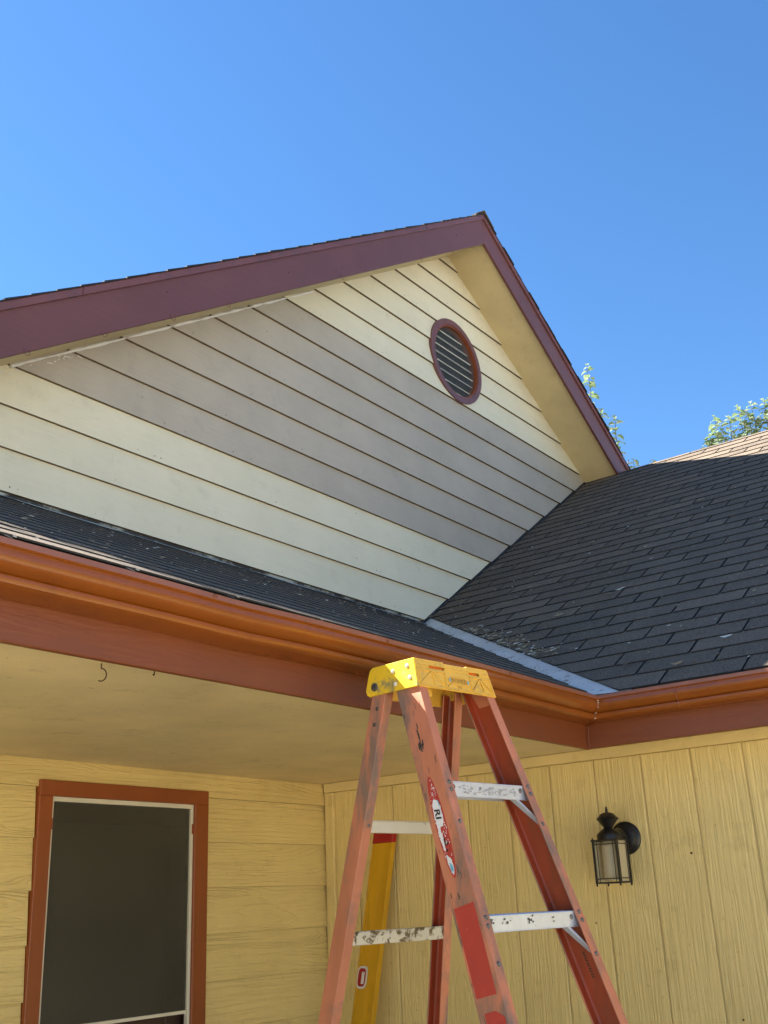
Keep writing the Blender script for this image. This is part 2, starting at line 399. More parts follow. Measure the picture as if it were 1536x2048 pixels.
# --- right wall: vertical panel siding (strips between grooves)
bw = MB(); bw.box(v_ + .0075, v_ + .08, -6, wy + .2, 0, H + c_ + .03); right_wall = bw.build('right_wall', M['yellowTrim'], house)
ztop = H + c_ - hf - .0
k = -22
while g0 + gs*k < wy:
    ya, yb = g0 + gs*k + .0034, min(g0 + gs*(k + 1) - .0034, wy - .002)
    if yb - ya > .02:
        b = MB(); b.box(v_, v_ + .007, ya, yb, .12, ztop - .001); b.build('siding_panel', M['yellowZ'], right_wall, bevel=.0018)
    k += 1
b = MB(); b.box(v_ - .019, v_ + .010, -6, wy - .012, ztop, H + c_ - .001); b.build('frieze_board', M['yellowTrim'], right_wall, bevel=.002)
b = MB(); b.box(v_ - .019, v_ - .0005, wy - .068, wy - .02, .1, ztop - .0015); b.build('corner_board', M['yellowZ'], right_wall, bevel=.003)
b = MB(); b.tube([(v_ - .006, wy - .014, .1), (v_ - .006, wy - .014, H + c_ - .002)], .006, 6); b.build('caulk_bead', M['yellowTrim'], right_wall)
for yy, zz, r in [(-.12, -.557, .0045), (-.226, -1.118, .004), (.30, -.79, .003)]:
    b = MB(); b.lathe([(r, .0), (r, -.002), (r*.6, -.0035)], (v_ + .0005, yy, H + zz), 8, axis='X'); b.build('nail_head', M['rustmetal'], right_wall)

# --- porch ceiling
b = MB(); b.box(-6, v_ + .01, a_ + .0195, wy + .08, H + c_ + .0, H + c_ + .012); ceil = b.build('porch_ceiling', M['soffit'], house)
b = MB(); b.box(a_ + .0195, v_ + .01, -6, a_ + .0190, H + c_ + .0, H + c_ + .012); b.build('eave_soffit', M['soffit'], house)

# --- fascias under the eaves
b = MB(); b.prism([(a_, zfb), (a_ + .019, zfb), (a_ + .019, -.004), (a_, -.004)], lambda p, e: ((-6 if e == 0 else (p[0])), p[0], H + p[1])); b.build('fascia_board', M['rust'], house, bevel=.002)
b = MB(); b.prism([(a_, zfb), (a_ + .019, zfb), (a_ + .019, -.004), (a_, -.004)], lambda p, e: (p[0], (-6 if e == 0 else p[0] + .0), H + p[1])); b.build('fascia_board', M['rustY'], house, bevel=.002)
b = MB(); b.box(a_ - .003, a_ + .006, a_ - .012, a_ + .004, H + zfb - .003, H - .085); b.tube([(a_ - .001, a_ - .012, H + zfb - .002), (a_ - .003, a_ - .010, H - .13), (a_ - .001, a_ - .013, H - .088)], .0025, 6)
b.build('corner_seam', M['rust'], house, bevel=.001)

# --- K-style gutters, swept along both eaves and mitred in the corner
prof = [(.000, .000), (.000, -.0125), (.0035, -.0150), (.0085, -.0150), (.0085, -.018), (.0060, -.026), (.0060, -.034), (.0095, -.0425), (.0165, -.049), (.025, -.0530),
        (.034, -.0553), (.0415, -.0572), (.0375, -.0590), (.0365, -.0620), (.0368, -.0690), (.0400, -.0745), (.046, -.0775), (.058, -.0800), (.1205, -.0825)]
inner = [(.1205, -.080), (.058, -.078), (.048, -.0745), (.0455, -.067), (.0435, -.0545), (.034, -.0533), (.024, -.0505), (.0175, -.0470), (.0115, -.041), (.0085, -.033), (.0105, -.022), (.0125, -.012), (.011, -.003), (.008, .0005)]
ring = prof + inner
def gutter_run(L):
    V = []; F = []; mi = []
    n = len(ring)
    ts = [0.0] + [.12 + i*.09 for i in range(int(L/.09))]
    for t in ts:
        for (o, z) in ring:
            wob = .0016*math.sin(t*2.9 + 1) + .0012*math.sin(t*6.1) if t > .1 else 0
            sag = .0022*math.sin(t*1.6 + .6) - (.004*math.exp(-((t - 1.85)/.16)**2)) if t > .1 else 0
            V.append((o, z, t, wob if o < .09 else 0, sag))
    for i in range(len(ts) - 1):
        for k in range(n):
            F.append((i*n + k, i*n + (k + 1) % n, (i + 1)*n + (k + 1) % n, (i + 1)*n + k)); mi.append(1 if (k < 1 or k >= n - 2) else 0)
    F.append(tuple(range((len(ts) - 1)*n, len(ts)*n))); mi.append(0)
    return V, F, mi
gut = empty('gutter', (0, 0, H - .08), parent=house)
V, F, mi = gutter_run(5.4)
for nm, fn in (('left', lambda o, z, t, wb, sg: (min(o, 9) - t, o + wb, H + z + sg)), ('right', lambda o, z, t, wb, sg: (o + wb*.6, o - t, H + z + sg*.4))):
    me = meshdata('gutter_trough', [fn(*q) for q in V], F, [M['gutter'], M['lip']], mi); fix(me)
    me.polygons.foreach_set('use_smooth', [True]*len(me.polygons))
    try: me.set_sharp_from_angle(angle=math.radians(32))
    except Exception: pass
    link('gutter_trough', me, gut)
# hanger screws on the lip, corner seam with sealant, one joint on the right run
for t in (.62, 1.28, 1.94, 2.6):
    b = MB(); b.lathe([(.0028, 0), (.0045, .0004), (.005, -.0016), (.003, -.0024)], (-t, -.0008, H - .008 + .0022*math.sin(t*1.6 + .6)), 8, axis='Y'); b.build('hanger_screw', M['rust'], gut)
b = MB(); pr = [(o, z) for o, z in prof]
b.tube([(o - .0015, o - .0015, H + z) for o, z in pr], .0022, 6); b.build('mitre_seam', M['gutter'], gut)
b = MB()
for q in range(16):
    o, z = random.choice(pr[3:16]); rr = random.uniform(.0012, .003)
    b.lathe([(rr*.3, -rr), (rr, 0), (rr*.3, rr)], (o - .002 + random.uniform(-.001, .004), o - .003 + random.uniform(-.006, .002), H + z), 6)
b.build('sealant_blob', M['whitealu'], gut, kind='stuff')
b = MB(); b.tube([(o - .001, -.30 + o*.2, H + z) for o, z in pr[1:16]], .0012, 5); b.build('joint_seam', M['lip'], gut)

# --- gable wall: lapped boards cut to the gable outline
gw = MB(); 
gw.prism([(-2.45, .74), (x1, .80), (3.56, 2.31), (xA, zA + .02)], lambda p, e: (p[0], s_ + .03 + e*.05, H + p[1])); gable_wall = gw.build('gable_wall', M['darkin'], house)
vx, vz, vr = xA - .004, 2.673, .262
rroof = lambda z: x1 + (z - z0)/m
lrake = lambda z: xA - (zA - z)/m
rrake = lambda z: xA + (zA - z)/m
lean = .012
for i in range(16):
    zb, zt = z0 + i*rv, z0 + (i + 1)*rv
    zt2 = min(zt, zA - .002)
    xl = lrake if True else None
    def xlim(z): return max(lrake(z), -3.2), min(rroof(z), rrake(z))
    b = MB()
    zc = .5*(z0 + m*0) 
    zs = sorted(set([zb, zt2] + [q for q in [zA - m*(rrake(0) - rrake(0))] if False]))
    # corner where roof line meets right rake
    zk = (zA + m*xA - (-m*x1 + z0) * -1)  # unused helper
    zx = z0 + m*(((zA - z0)/m + xA + x1)/2 - x1)      # height where both limits meet
    zs = [zb] + ([zx] if zb < zx < zt2 else []) + [zt2]
    yfront = lambda z: s_ - .0145*(1 - (z - zb)/rv)
    hole = (zb < vz + vr and zt > vz - vr)
    if not hole:
        for q in range(len(zs) - 1):
            za_, zb_ = zs[q], zs[q + 1]
            l0, r0 = xlim(za_); l1, r1 = xlim(zb_ - 1e-5)
            b.hexa([(l0, yfront(za_), H + za_), (r0, yfront(za_), H + za_), (r0, s_ + .028, H + za_), (l0, s_ + .028, H + za_),
                    (l1, yfront(zb_), H + zb_ + .0), (r1, yfront(zb_), H + zb_), (r1, s_ + .028, H + zb_), (l1, s_ + .028, H + zb_)])
    else:
        # one mesh made of columns so that the round vent opening is cut out
        N = 26
        xsm = [vx + vr*math.sin((k/N - .5)*math.pi) for k in range(N + 1)]
        lo, hi = xlim(zb)[0], 0
        pl, ph = xlim(zb)[0], xlim(zt2)[0]
        # left piece
        def hz(x):
            d = vr*vr - (x - vx)**2
            return math.sqrt(d) if d > 0 else 0
        def quad(xa, za0, za1, xb, zb0, zb1):
            if za1 - za0 < 1e-4 and zb1 - zb0 < 1e-4: return
            b.hexa([(xa, yfront(za0), H + za0), (xb, yfront(zb0), H + zb0), (xb, s_ + .028, H + zb0), (xa, s_ + .028, H + za0),
                    (xa, yfront(za1), H + za1), (xb, yfront(zb1), H + zb1), (xb, s_ + .028, H + zb1), (xa, s_ + .028, H + za1)])
        l0, r0 = xlim(zb); l1, r1 = xlim(zt2)
        xs0, xs1 = vx - vr, vx + vr
        b.hexa([(l0, yfront(zb), H + zb), (xs0, yfront(zb), H + zb), (xs0, s_ + .028, H + zb), (l0, s_ + .028, H + zb),
                (l1, yfront(zt2), H + zt2), (xs0, yfront(zt2), H + zt2), (xs0, s_ + .028, H + zt2), (l1, s_ + .028, H + zt2)])
        b.hexa([(xs1, yfront(zb), H + zb), (r0, yfront(zb), H + zb), (r0, s_ + .028, H + zb), (xs1, s_ + .028, H + zb),
                (xs1, yfront(zt2), H + zt2), (r1, yfront(zt2), H + zt2), (r1, s_ + .028, H + zt2), (xs1, s_ + .028, H + zt2)])
        for k in range(N):
            xa, xb = xsm[k], xsm[k + 1]
            ha, hb = hz(xa), hz(xb)
            # below the hole
            A1, B1 = min(max(vz - ha, zb), zt2), min(max(vz - hb, zb), zt2)
            quad(xa, zb, A1, xb, zb, B1)
            A2, B2 = max(min(vz + ha, zt2), zb), max(min(vz + hb, zt2), zb)
            quad(xa, A2, zt2, xb, B2, zt2)
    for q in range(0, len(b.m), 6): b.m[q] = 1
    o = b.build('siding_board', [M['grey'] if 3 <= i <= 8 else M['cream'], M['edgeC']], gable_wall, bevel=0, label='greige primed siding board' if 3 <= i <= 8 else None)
# base flashing and step flashing
b = MB()
N = 60
for i in range(N):
    xa, xb = -3.4 + (x1 - .03 + 3.4)*i/N, -3.4 + (x1 - .03 + 3.4)*(i + 1)/N
    f = lambda x: .075 + .012*math.sin(x*9) + .008*math.sin(x*23 + 1)
    zy = lambda y: mL*(y - .03) + .012
    b.add([(xa, s_ - f(xa), H + zy(s_ - f(xa)) + .010), (xb, s_ - f(xb), H + zy(s_ - f(xb)) + .010), (xb, s_ + .001, H + zy(s_) + .012), (xa, s_ + .001, H + zy(s_) + .012),
           (xb, s_ + .0015, H + z0 + .004), (xa, s_ + .0015, H + z0 + .004)], [(0, 1, 2, 3), (3, 2, 4, 5)])
b.build('wall_flashing', M['flash'], gable_wall)
b = MB()
for i in range(22):
    xa = x1 - .03 + i*.107; xb = xa + .114
    zr = lambda x: m*(x - x1) + z0 - .02
    o_ = .0012*(i % 2)
    b.add([(xa, s_ - .0155 - o_, H + zr(xa) + .002), (xb, s_ - .0155 - o_, H + zr(xb) + .002), (xb, s_ - .0155 - o_, H + zr(xb) + .020 + random.uniform(-.003, .003)), (xa, s_ - .0155 - o_, H + zr(xa) + .020 + random.uniform(-.003, .003)),
           (xa, s_ - .030, H + zr(xa) + .0125 + o_), (xb, s_ - .030, H + zr(xb) + .0125 + o_)], [(0, 1, 2, 3), (0, 4, 5, 1)])
b.build('step_flashing', M['darkflash'], gable_wall)
# white caulk along the left rake, over the grey boards
pts = []
for i in range(60):
    x = lrake(z0 + 3.02*rv) + (lrake(z0 + 9.9*rv) - lrake(z0 + 3.02*rv))*i/59
    z = zA + m*(x - xA); wv = random.uniform(-.0015, .0015)
    pts.append((x + .006, s_ - .010, H + z - .010 + wv))
b = MB(); b.tube(pts, [.0060 + random.uniform(-.003, .003) for _ in pts], 6); b.build('caulk_bead', M['caulk'], gable_wall, smooth=True)
b = MB()
for (cx_, dz) in ((-2.03, -.035), (-1.28, -.04), (-1.9, -.03), (-1.55, -.03)):
    for q in range(16):
        x = cx_ + random.gauss(0, .05); z = zA + m*(x - xA) + dz + random.gauss(0, .010)
        if z > zA + m*(x - xA) - .014: continue
        L_ = random.uniform(.008, .03); t_ = math.atan(m) + random.uniform(-.7, .3); hh = random.uniform(.0015, .004)
        dx, dzz = math.cos(t_)*L_, math.sin(t_)*L_
        b.add([(x, s_ - .0125, H + z), (x + dx, s_ - .0125, H + z + dzz), (x + dx*.9 - .002, s_ - .0125, H + z + dzz + hh), (x, s_ - .0125, H + z + hh)], [(0, 1, 2, 3)])
b.build('caulk_smear', M['caulk'], gable_wall, kind='stuff')

# --- rake overhang: soffit, fascia, drip edge
def band(mb, side, xa, xb, zoff_lo, zoff_hi, y0, y1, mi=0, cut=None):
    f = (lambda x: -m*(x - xA)) if side > 0 else (lambda x: m*(x - xA))
    mb.hexa([(xa, y0, H + zoff_lo + f(xa)), (xb, y0, H + zoff_lo + f(xb)), (xb, y1, H + zoff_lo + f(xb)), (xa, y1, H + zoff_lo + f(xa)),
             (xa, y0, H + zoff_hi + f(xa)), (xb, y0, H + zoff_hi + f(xb)), (xb, y1, H + zoff_hi + f(xb)), (xa, y1, H + zoff_hi + f(xa))], mi)
XL, XR = -3.3, 4.35
b = MB(); band(b, -1, XL, xA, zA, zA + .012, ys + .0195, s_ + .03); b.build('rake_soffit', M['rakesoffit'], house)
b = MB(); band(b, 1, xA + .0002, XR, zA, zA + .012, ys + .0195, s_ + .03); b.build('rake_soffit', M['rakesoffit'], house)
b = MB(); band(b, -1, XL, xA - .0006, zF, zD + .006, ys, ys + .019); b.build('rake_fascia', M['maroon'], house, bevel=.0015)
b = MB(); band(b, 1, xA + .0006, XR, zF, zD + .006, ys, ys + .019); b.build('rake_fascia', M['maroon'], house, bevel=.0015)
def drip(side, xa, xb):
    b = MB(); band(b, side, xa, xb, zD, zT, ys - .0125, ys - .0005); band(b, side, xa, xb, zT, zT + .0015, ys - .014, ys + .05); b.build('drip_edge', M['maroonmetal'], house, bevel=.001)
drip(-1, XL, -1.4295); drip(-1, -1.4265, 1.0345); drip(-1, 1.0375, xA - .0003); drip(1, xA + .0003, XR)
for px_ in (-1.642, -1.31, -.964, -.64, .197, .969, 1.337, 2.046, 2.36, 2.713):
    sgn = -1 if px_ < xA else 1
    z = zF - m*abs(px_ - xA); r = .012
    b = MB(); pts = [(px_ - r, ys - .002, H + z + .012)] + [(px_ + r*math.cos(t), ys - .003, H + z - .004 + r*.8*math.sin(t)) for t in [math.pi + j*math.pi/6 for j in range(7)]] + [(px_ + r, ys - .002, H + z + .012 - sgn*.008)]
    b.tube(pts, .0011, 5); b.build('light_clip', M['maroonmetal'], house)
for (px_, dz) in ((-.227, .10), (.2, .06), (1.4, .11), (2.2, .05), (3.3, .08), (-1.0, .13), (.75, .05)):
    z = zF - m*abs(px_ - xA) + dz
    b = MB(); b.lathe([(.004, 0), (.005, -.001), (.003, -.002)], (px_, ys - .0005, H + z), 7, axis='Y'); b.build('nail_head', M['rustmetal'], house)

# gable roof decks and shingle courses
def gable_deck(side):
    b = MB(); xa, xb = (XL, xA - .001) if side < 0 else (xA + .001, XR)
    band(b, side, xa, xb, zT - .035, zT - .0002, ys + .0192, s_ + 6); b.build('gable_roof_deck', M['asphalt'], house)
gable_deck(-1); gable_deck(1)
cg = 1/math.sqrt(1 + m*m)
for side, L_ in ((-1, 5.0), (1, 2.58)):
    nC = int(L_/(.127*cg)) + 1
    for i in range(nC):
        d1 = (L_ - i*.127*cg); d0 = max(d1 - .150*cg, 0)          # distance from ridge: lower edge d1
        fz = lambda d, h: zT + .0018 - m*d + h
        sx_ = side
        y0 = ys - .020 + random.uniform(-.007, .005); y1 = s_ + 6
        b = MB(); e = random.uniform(0, .003)
        b.hexa([(xA + sx_*d1, y0, H + fz(d1, .001)), (xA + sx_*d0, y0, H + fz(d0, 0)), (xA + sx_*d0, y1, H + fz(d0, 0)), (xA + sx_*d1, y1, H + fz(d1, .001)),
                (xA + sx_*d1, y0, H + fz(d1, .0085 + e)), (xA + sx_*d0, y0, H + fz(d0, .004)), (xA + sx_*d0, y1, H + fz(d0, .004)), (xA + sx_*d1, y1, H + fz(d1, .0085 + e))])
        b.m = [1, 0, 1, 1, 1, 1]
        b.build('shingle_course', [M['shingle'], M['asphalt']], house)
for i in range(24):      # ridge caps
    y0 = ys - .024 + i*.14 + (0 if i == 0 else random.uniform(-.004, .004)); y1 = y0 + .2
    b = MB(); hh = .012
    for sx_ in (-1, 1):
        b.hexa([(xA, y0, H + zT + .020 + hh*.4), (xA + sx_*.11, y0, H + zT + .016 - m*.11), (xA + sx_*.11, y1, H + zT + .010 - m*.11), (xA, y1, H + zT + .014),
                (xA, y0, H + zT + .027 + hh*.4), (xA + sx_*.11, y0, H + zT + .023 - m*.11), (xA + sx_*.11, y1, H + zT + .014 - m*.11), (xA, y1, H + zT + .018)])
    b.build('ridge_cap', M['shingle'], house)

# --- round louvred vent
vent = empty('gable_vent', (vx, s_, H + vz - .31), parent=house)
def ringmesh(r0, r1, y0, y1, n=64, cx=vx, cz=vz):
    b = MB()
    for k in range(n):
        t0, t1 = 2*math.pi*k/n, 2*math.pi*(k + 1)/n
        P = lambda r, t, y: (cx + r*math.cos(t), y, H + cz + r*math.sin(t))
        V = [P(r0, t0, y0), P(r1, t0, y0), P(r1, t1, y0), P(r0, t1, y0), P(r0, t0, y1), P(r1, t0, y1), P(r1, t1, y1), P(r0, t1, y1)]
        b.add(V, [(0, 1, 2, 3), (1, 5, 6, 2), (0, 3, 7, 4), (4, 7, 6, 5)])
    return b
def merged(b, name, mt, parent, ang=35):
    me = meshdata(name, b.v, b.f, mt); bm = bmesh.new(); bm.from_mesh(me); bmesh.ops.remove_doubles(bm, verts=bm.verts, dist=1e-5)
    bmesh.ops.recalc_face_normals(bm, faces=bm.faces); bm.to_mesh(me); bm.free()
    me.polygons.foreach_set('use_smooth', [True]*len(me.polygons))
    try: me.set_sharp_from_angle(angle=math.radians(ang))
    except Exception: pass
    return link(name, me, parent)
merged(ringmesh(.257, .298, s_ - .024, s_ - .004), 'outer_ring', M['maroonmetal'], vent)
merged(ringmesh(.247, .2572, s_ - .018, s_ + .08), 'reveal', M['casing'], vent)
b = MB(); b.lathe([(.255, .09), (.255, .10)], (vx, s_, H + vz), 40, axis='Y'); b.build('backing', M['darkin'], vent)
for k in range(8):
    zc_ = vz - .205 + k*.0585; hw = math.sqrt(max(.242**2 - (zc_ - vz)**2, .001)) - .002
    b = MB()
    b.hexa([(vx - hw, s_ + .010, H + zc_ - .012), (vx + hw, s_ + .010, H + zc_ - .012), (vx + hw, s_ + .012, H + zc_ - .019), (vx - hw, s_ + .012, H + zc_ - .019),
            (vx - hw, s_ + .055, H + zc_ + .026), (vx + hw, s_ + .055, H + zc_ + .026), (vx + hw, s_ + .057, H + zc_ + .019), (vx - hw, s_ + .057, H + zc_ + .019)])
    b.build('louvre', M['slat'], vent)
b = MB()
for k in range(-18, 19):
    d = k*.0131; hw = math.sqrt(max(.243**2 - d*d, 0))
    b.box(vx + d - .0008, vx + d + .0008, s_ - .0032, s_ - .0018, H + vz - hw, H + vz + hw)
    b.box(vx - hw, vx + hw, s_ - .0017, s_ - .0003, H + vz + d - .0008, H + vz + d + .0008)
b.build('wire_screen', M['wire'], vent)

# nail heads and small knocks, mostly along the lower board edges
b = MB()
for i in range(15):
    for q in range(9):
        z = z0 + i*rv + (.022 if random.random() < .7 else random.uniform(.02, .15)); xa_, xb_ = lrake(z) + .1, min(rroof(z), rrake(z)) - .1
        if xb_ < xa_: continue
        x = random.uniform(xa_, xb_)
        if (x - vx)**2 + (z - vz)**2 < .33**2: continue
        r_ = random.uniform(.0014, .0034); yy = s_ - .0145*(1 - (z - z0 - i*rv)/rv) - .0006
        b.add([(x + r_*math.cos(t), yy, H + z + r_*1.2*math.sin(t)) for t in [k*math.pi/3 for k in range(6)]], [tuple(range(6))])
b.build('nail_heads', M['edgeC'], gable_wall, kind='stuff')
b = MB()
for q in range(34):
    x, y = random.uniform(-2.9, .2), random.uniform(a_ + .05, wy - .05); L_ = random.uniform(.002, .02); t_ = random.uniform(-.5, .5); h_ = random.uniform(.0008, .002)
    dx, dy = L_*math.cos(t_), L_*math.sin(t_)
    b.add([(x, y, H + c_ - .0006), (x + dx, y + dy, H + c_ - .0006), (x + dx, y + dy + h_, H + c_ - .0006), (x, y + h_*1.5, H + c_ - .0006)], [(0, 1, 2, 3)])
b.build('ceiling_scuffs', M['rustmetal'], ceil, kind='stuff')

# ------------------------------------------------------------------ roofs at the eaves
cR = 1/math.sqrt(1 + m*m); cL = 1/math.sqrt(1 + mL*mL)
zR0 = z0 - .02 - m*x1                       # height of roof R plane at x=0
zL0 = -.003                                 # height of roof L plane at y=.0
def PR(a, t, n): # across a = -y, slope t, normal n
    return Vector((t*cR - n*m*cR, -a, H + zR0 + t*m*cR + n*cR))
def PL(a, t, n):
    return Vector((a, t*cL - n*mL*cL, H + zL0 + t*mL*cL + n*cL))
VR = m/mL                                   # valley direction dy/dx
b = MB(); b.prism([(.02, -6), (xr, -6), (xr, s_ + 6), (x1 + .1, s_ + 6), (x1 + .05, s_ + .02), (x1, s_ + .01), (.02, .02*VR)], lambda p, e: (p[0], p[1], H + zR0 + m*p[0] - .02*(1 - e)))
main_roof = b.build('main_roof', M['asphalt'], house)
b = MB(); b.prism([(xr + .001, -6), (xr + 3.4, -6), (xr + 3.4, s_ + 6), (xr + .001, s_ + 6)], lambda p, e: (p[0], p[1], H + zR0 + m*(2*xr - p[0]) + .004 - .02*(1 - e)))
b.build('rear_roof_slope', M['shingle'], house)
b = MB(); b.prism([(-5.2, .02), (.02/VR, .02), (x1, s_ + .005), (-5.2, s_ + .005)], lambda p, e: (p[0], p[1], H + zL0 + mL*p[1] - .02*(1 - e)))
porch_roof = b.build('porch_roof', M['asphalt'], house)
# valley metal
vm = MB()
def vpt(x, off, side):
    if side > 0:   # on roof R, off metres in +x
        return (x + off, x*VR, H + zR0 + m*(x + off) + .0022)
    return (x - off, x*VR, H + zL0 + mL*(x*VR) + .0022)
NV = 22
zc0 = lambda x: max(zR0 + m*x, zL0 + mL*x*VR) + .0030
cl = lambda p: (max(p[0], .012), p[1], p[2] + max(0, .012 - p[0])*m)
for i in range(NV):
    xa, xb = -.10 + (x1 + .10)*i/NV, -.10 + (x1 + .10)*(i + 1)/NV
    cA, cB = cl((xa, xa*VR, H + zR0 + m*xa + .003)), cl((xb, xb*VR, H + zR0 + m*xb + .003))
    vm.add([cA, cB, cl(vpt(xb, .19, 1)), cl(vpt(xa, .19, 1))], [(0, 1, 2, 3)])
    if xa > 0:
        cA, cB = (xa, xa*VR, H + zc0(xa)), (xb, xb*VR, H + zc0(xb))
        vm.add([cA, cB, vpt(xb, .17, -1), vpt(xa, .17, -1)], [(0, 1, 2, 3)])
vm.build('valley_flashing', M['galv'], house)

TAB = .3048; TG = .0098
def tab_mesh(poly, edge, bt=.0098, dr=.0056):
    """poly in local (a, t) with t=0 at the butt edge; top face tilts down up-slope"""
    n = len(poly)
    def hz(t): return bt - dr*min(t/EX, 1.2)
    V = [(p[0], p[1], .003) for p in poly] + [(p[0], p[1], hz(p[1])) for p in poly]
    F = [tuple(range(n))[::-1], tuple(range(n, 2*n))] + [(i, (i + 1) % n, n + (i + 1) % n, n + i) for i in range(n)]
    return V, F, [1, 0] + [1]*n
def area(p): return abs(sum(p[i][0]*p[(i + 1) % len(p)][1] - p[(i + 1) % len(p)][0]*p[i][1] for i in range(len(p))))/2
full = [(-TAB/2 + TG/2, 0), (TAB/2 - TG/2, 0), (TAB/2 - TG/2, EX + .02), (-TAB/2 + TG/2, EX + .02)]
tabs = []
def collect(frame, a0, a1, t0, nC, aoff, shift, clips, roof):
    for i in range(nC):
        t = t0 + i*EX
        base = aoff + shift*i
        base -= TAB*math.ceil((base - a0)/TAB)
        k = 0
        while base + k*TAB < a1:
            ac = base + k*TAB + TAB/2; k += 1
            js = random.uniform(-.0015, .0015); jt = random.uniform(-.0025, .0025)
            poly = [(p[0] + ac + js, p[1] + t + jt) for p in full]
            whole = True
            for (A, B, Cc) in clips(t):
                q = clip(poly, A, B, Cc)
                if len(q) < len(poly) or any(abs(x[0] - y[0]) + abs(x[1] - y[1]) > 1e-6 for x, y in zip(q, poly)): whole = False
                poly = q
                if len(poly) < 3: break
            if len(poly) < 3 or area(poly) < .0012: continue
            cc = (sum(p[0] for p in poly)/len(poly), min(p[1] for p in poly))
            pr = [project(frame(p[0], min(p[1], t + EX), .01)) for p in poly]
            if any(q is None for q in pr): sz = 0
            else:
                c2 = (sum(q[0] for q in pr)/len(pr), sum(q[1] for q in pr)/len(pr))
                vis = -20 < c2[0] < 1556 and 0 < c2[1] < 2060
                sz = area(pr) if vis else 0
            tabs.append((sz, roof, whole, ac + js, t + jt, poly, frame))
# R: a=-y ; valley y <= VR*(x-.075)  ->  -a <= VR*(t*cR-.075) ; wall y<=s_-.012 -> -a <= s_-.012
collect(PR, -(s_ + .2), 1.9, .0156/cR, 35, -(yj) - TAB*12, -.127, lambda t: [(-1, -VR*cR, -VR*.078), (-1, 0, s_ - .014), (0, 1, xr/cR)], 'R')
# L: a=x ; valley x <= y/VR - gap ; wall y <= s_-.01
collect(PL, -4.6, 1.3, .012, 15, -4.6, .127, lambda t: [(1, -cL/VR, -.062 - random.uniform(0, .018)), (0, 1, (s_ - .03)/cL)], 'L')
tabs.sort(key=lambda q: -q[0])
shared = None; rest = {'R': MB(), 'L': MB()}
roofobj = {'R': main_roof, 'L': porch_roof}
for idx, (sz, roof, whole, ac, t, poly, frame) in enumerate(tabs):
    o0 = frame(ac, t, 0); e1 = frame(ac + 1, t, 0) - o0; e2 = frame(ac, t + 1, 0) - o0; e3 = frame(ac, t, 1) - o0
    mw = Matrix(((e1.x, e2.x, e3.x, o0.x), (e1.y, e2.y, e3.y, o0.y), (e1.z, e2.z, e3.z, o0.z), (0, 0, 0, 1)))
    if idx < 298 and sz > 0 and roof == 'R':
        if whole:
            if shared is None:
                V, F, mi_ = tab_mesh(full, 0); shared = meshdata('shingle', V, F, [M['shingle'], M['asphalt']], mi_)
            me = shared
        else:
            V, F, mi_ = tab_mesh([(p[0] - ac, p[1] - t) for p in poly], 0); me = meshdata('shingle', V, F, [M['shingle'], M['asphalt']], mi_); fix(me)
        o = link('shingle', me, roofobj[roof]); o.matrix_basis = mw
    else:
        V, F, mi_ = tab_mesh([(p[0] - ac, p[1] - t) for p in poly], 0, *((.0098, .0056) if roof == 'R' else (.0072, .0030)))
        n = len(rest[roof].v)
        rest[roof].v += [tuple(mw @ Vector(q)) for q in V]; rest[roof].f += [tuple(j + n for j in f) for f in F]; rest[roof].m += mi_
for rf in 'RL':
    if rest[rf].v: rest[rf].build('shingles', [M['shingle'], M['asphalt']], roofobj[rf], kind='stuff')

# ------------------------------------------------------------------ leaf litter on the roofs
b = MB()
def bit(frame, a, t, L_, W_, th, lift=.013):
    c, s = math.cos(th), math.sin(th)
    pts = [(-L_, 0), (-L_*.3, -W_), (L_*.6, -W_*.8), (L_, 0), (L_*.4, W_), (-L_*.5, W_*.9)]
    cu = random.uniform(.0, .5)
    vs_ = [frame(a + x*c - y*s, t + x*s + y*c, lift + abs(x)*cu + random.uniform(0, .0015)) for x, y in pts]
    b.add(vs_, [tuple(range(6))])
def okR(a, t): x = t*cR; y = -a; return y < s_ - .02 and y < VR*(x - .06)
for q in range(900):
    y = s_ - abs(random.gauss(0, .30)) - .01; x = .25 + abs(random.gauss(.45, .45))
    a, t = -y, x/cR
    if okR(a, t): bit(PR, a, t, random.uniform(.002, .009), random.uniform(.001, .003), random.uniform(0, 3.1))
for q in range(260):      # mossy clumps against the valley
    x = random.uniform(.42, .95); y = VR*(x - .08) - abs(random.gauss(0, .06))
    if okR(-y, x/cR): bit(PR, -y, x/cR, random.uniform(.004, .016), random.uniform(.002, .006), random.uniform(-.4, .5))
for q in range(190):
    y = random.uniform(-1.2, s_); x = random.uniform(.03, 3.4)*random.uniform(.4, 1)
    if okR(-y, x/cR): bit(PR, -y, x/cR, random.uniform(.003, .013), random.uniform(.0015, .006), random.uniform(0, 3.1))
for (x, y) in ((1.02, .30), (1.0, .36), (2.2, .25), (.12, -.28), (.28, -.42), (.62, .62), (.85, .55), (.20, -.05)):
    bit(PR, -y, x/cR, .026, .008, random.uniform(-.2, .5), .015)
for q in range(420):
    y = .1 + abs(random.gauss(.9, .5)); x = random.uniform(-2.4, 1.0)
    if y < s_ - .03 and x < y/VR - .04: bit(PL, x, y/cL, random.uniform(.003, .014), random.uniform(.001, .003), random.uniform(-.6, .6))
for q in range(70):
    x = random.uniform(.05, 1.15); y = VR*x + random.gauss(0, .035); bit(PL if y > VR*x else PR, (x if y > VR*x else -y), ((y/cL) if y > VR*x else x/cR), random.uniform(.003, .012), random.uniform(.001, .003), random.uniform(0, 3), .006)
lit = b.build('leaf_litter', M['debris'], kind='stuff')

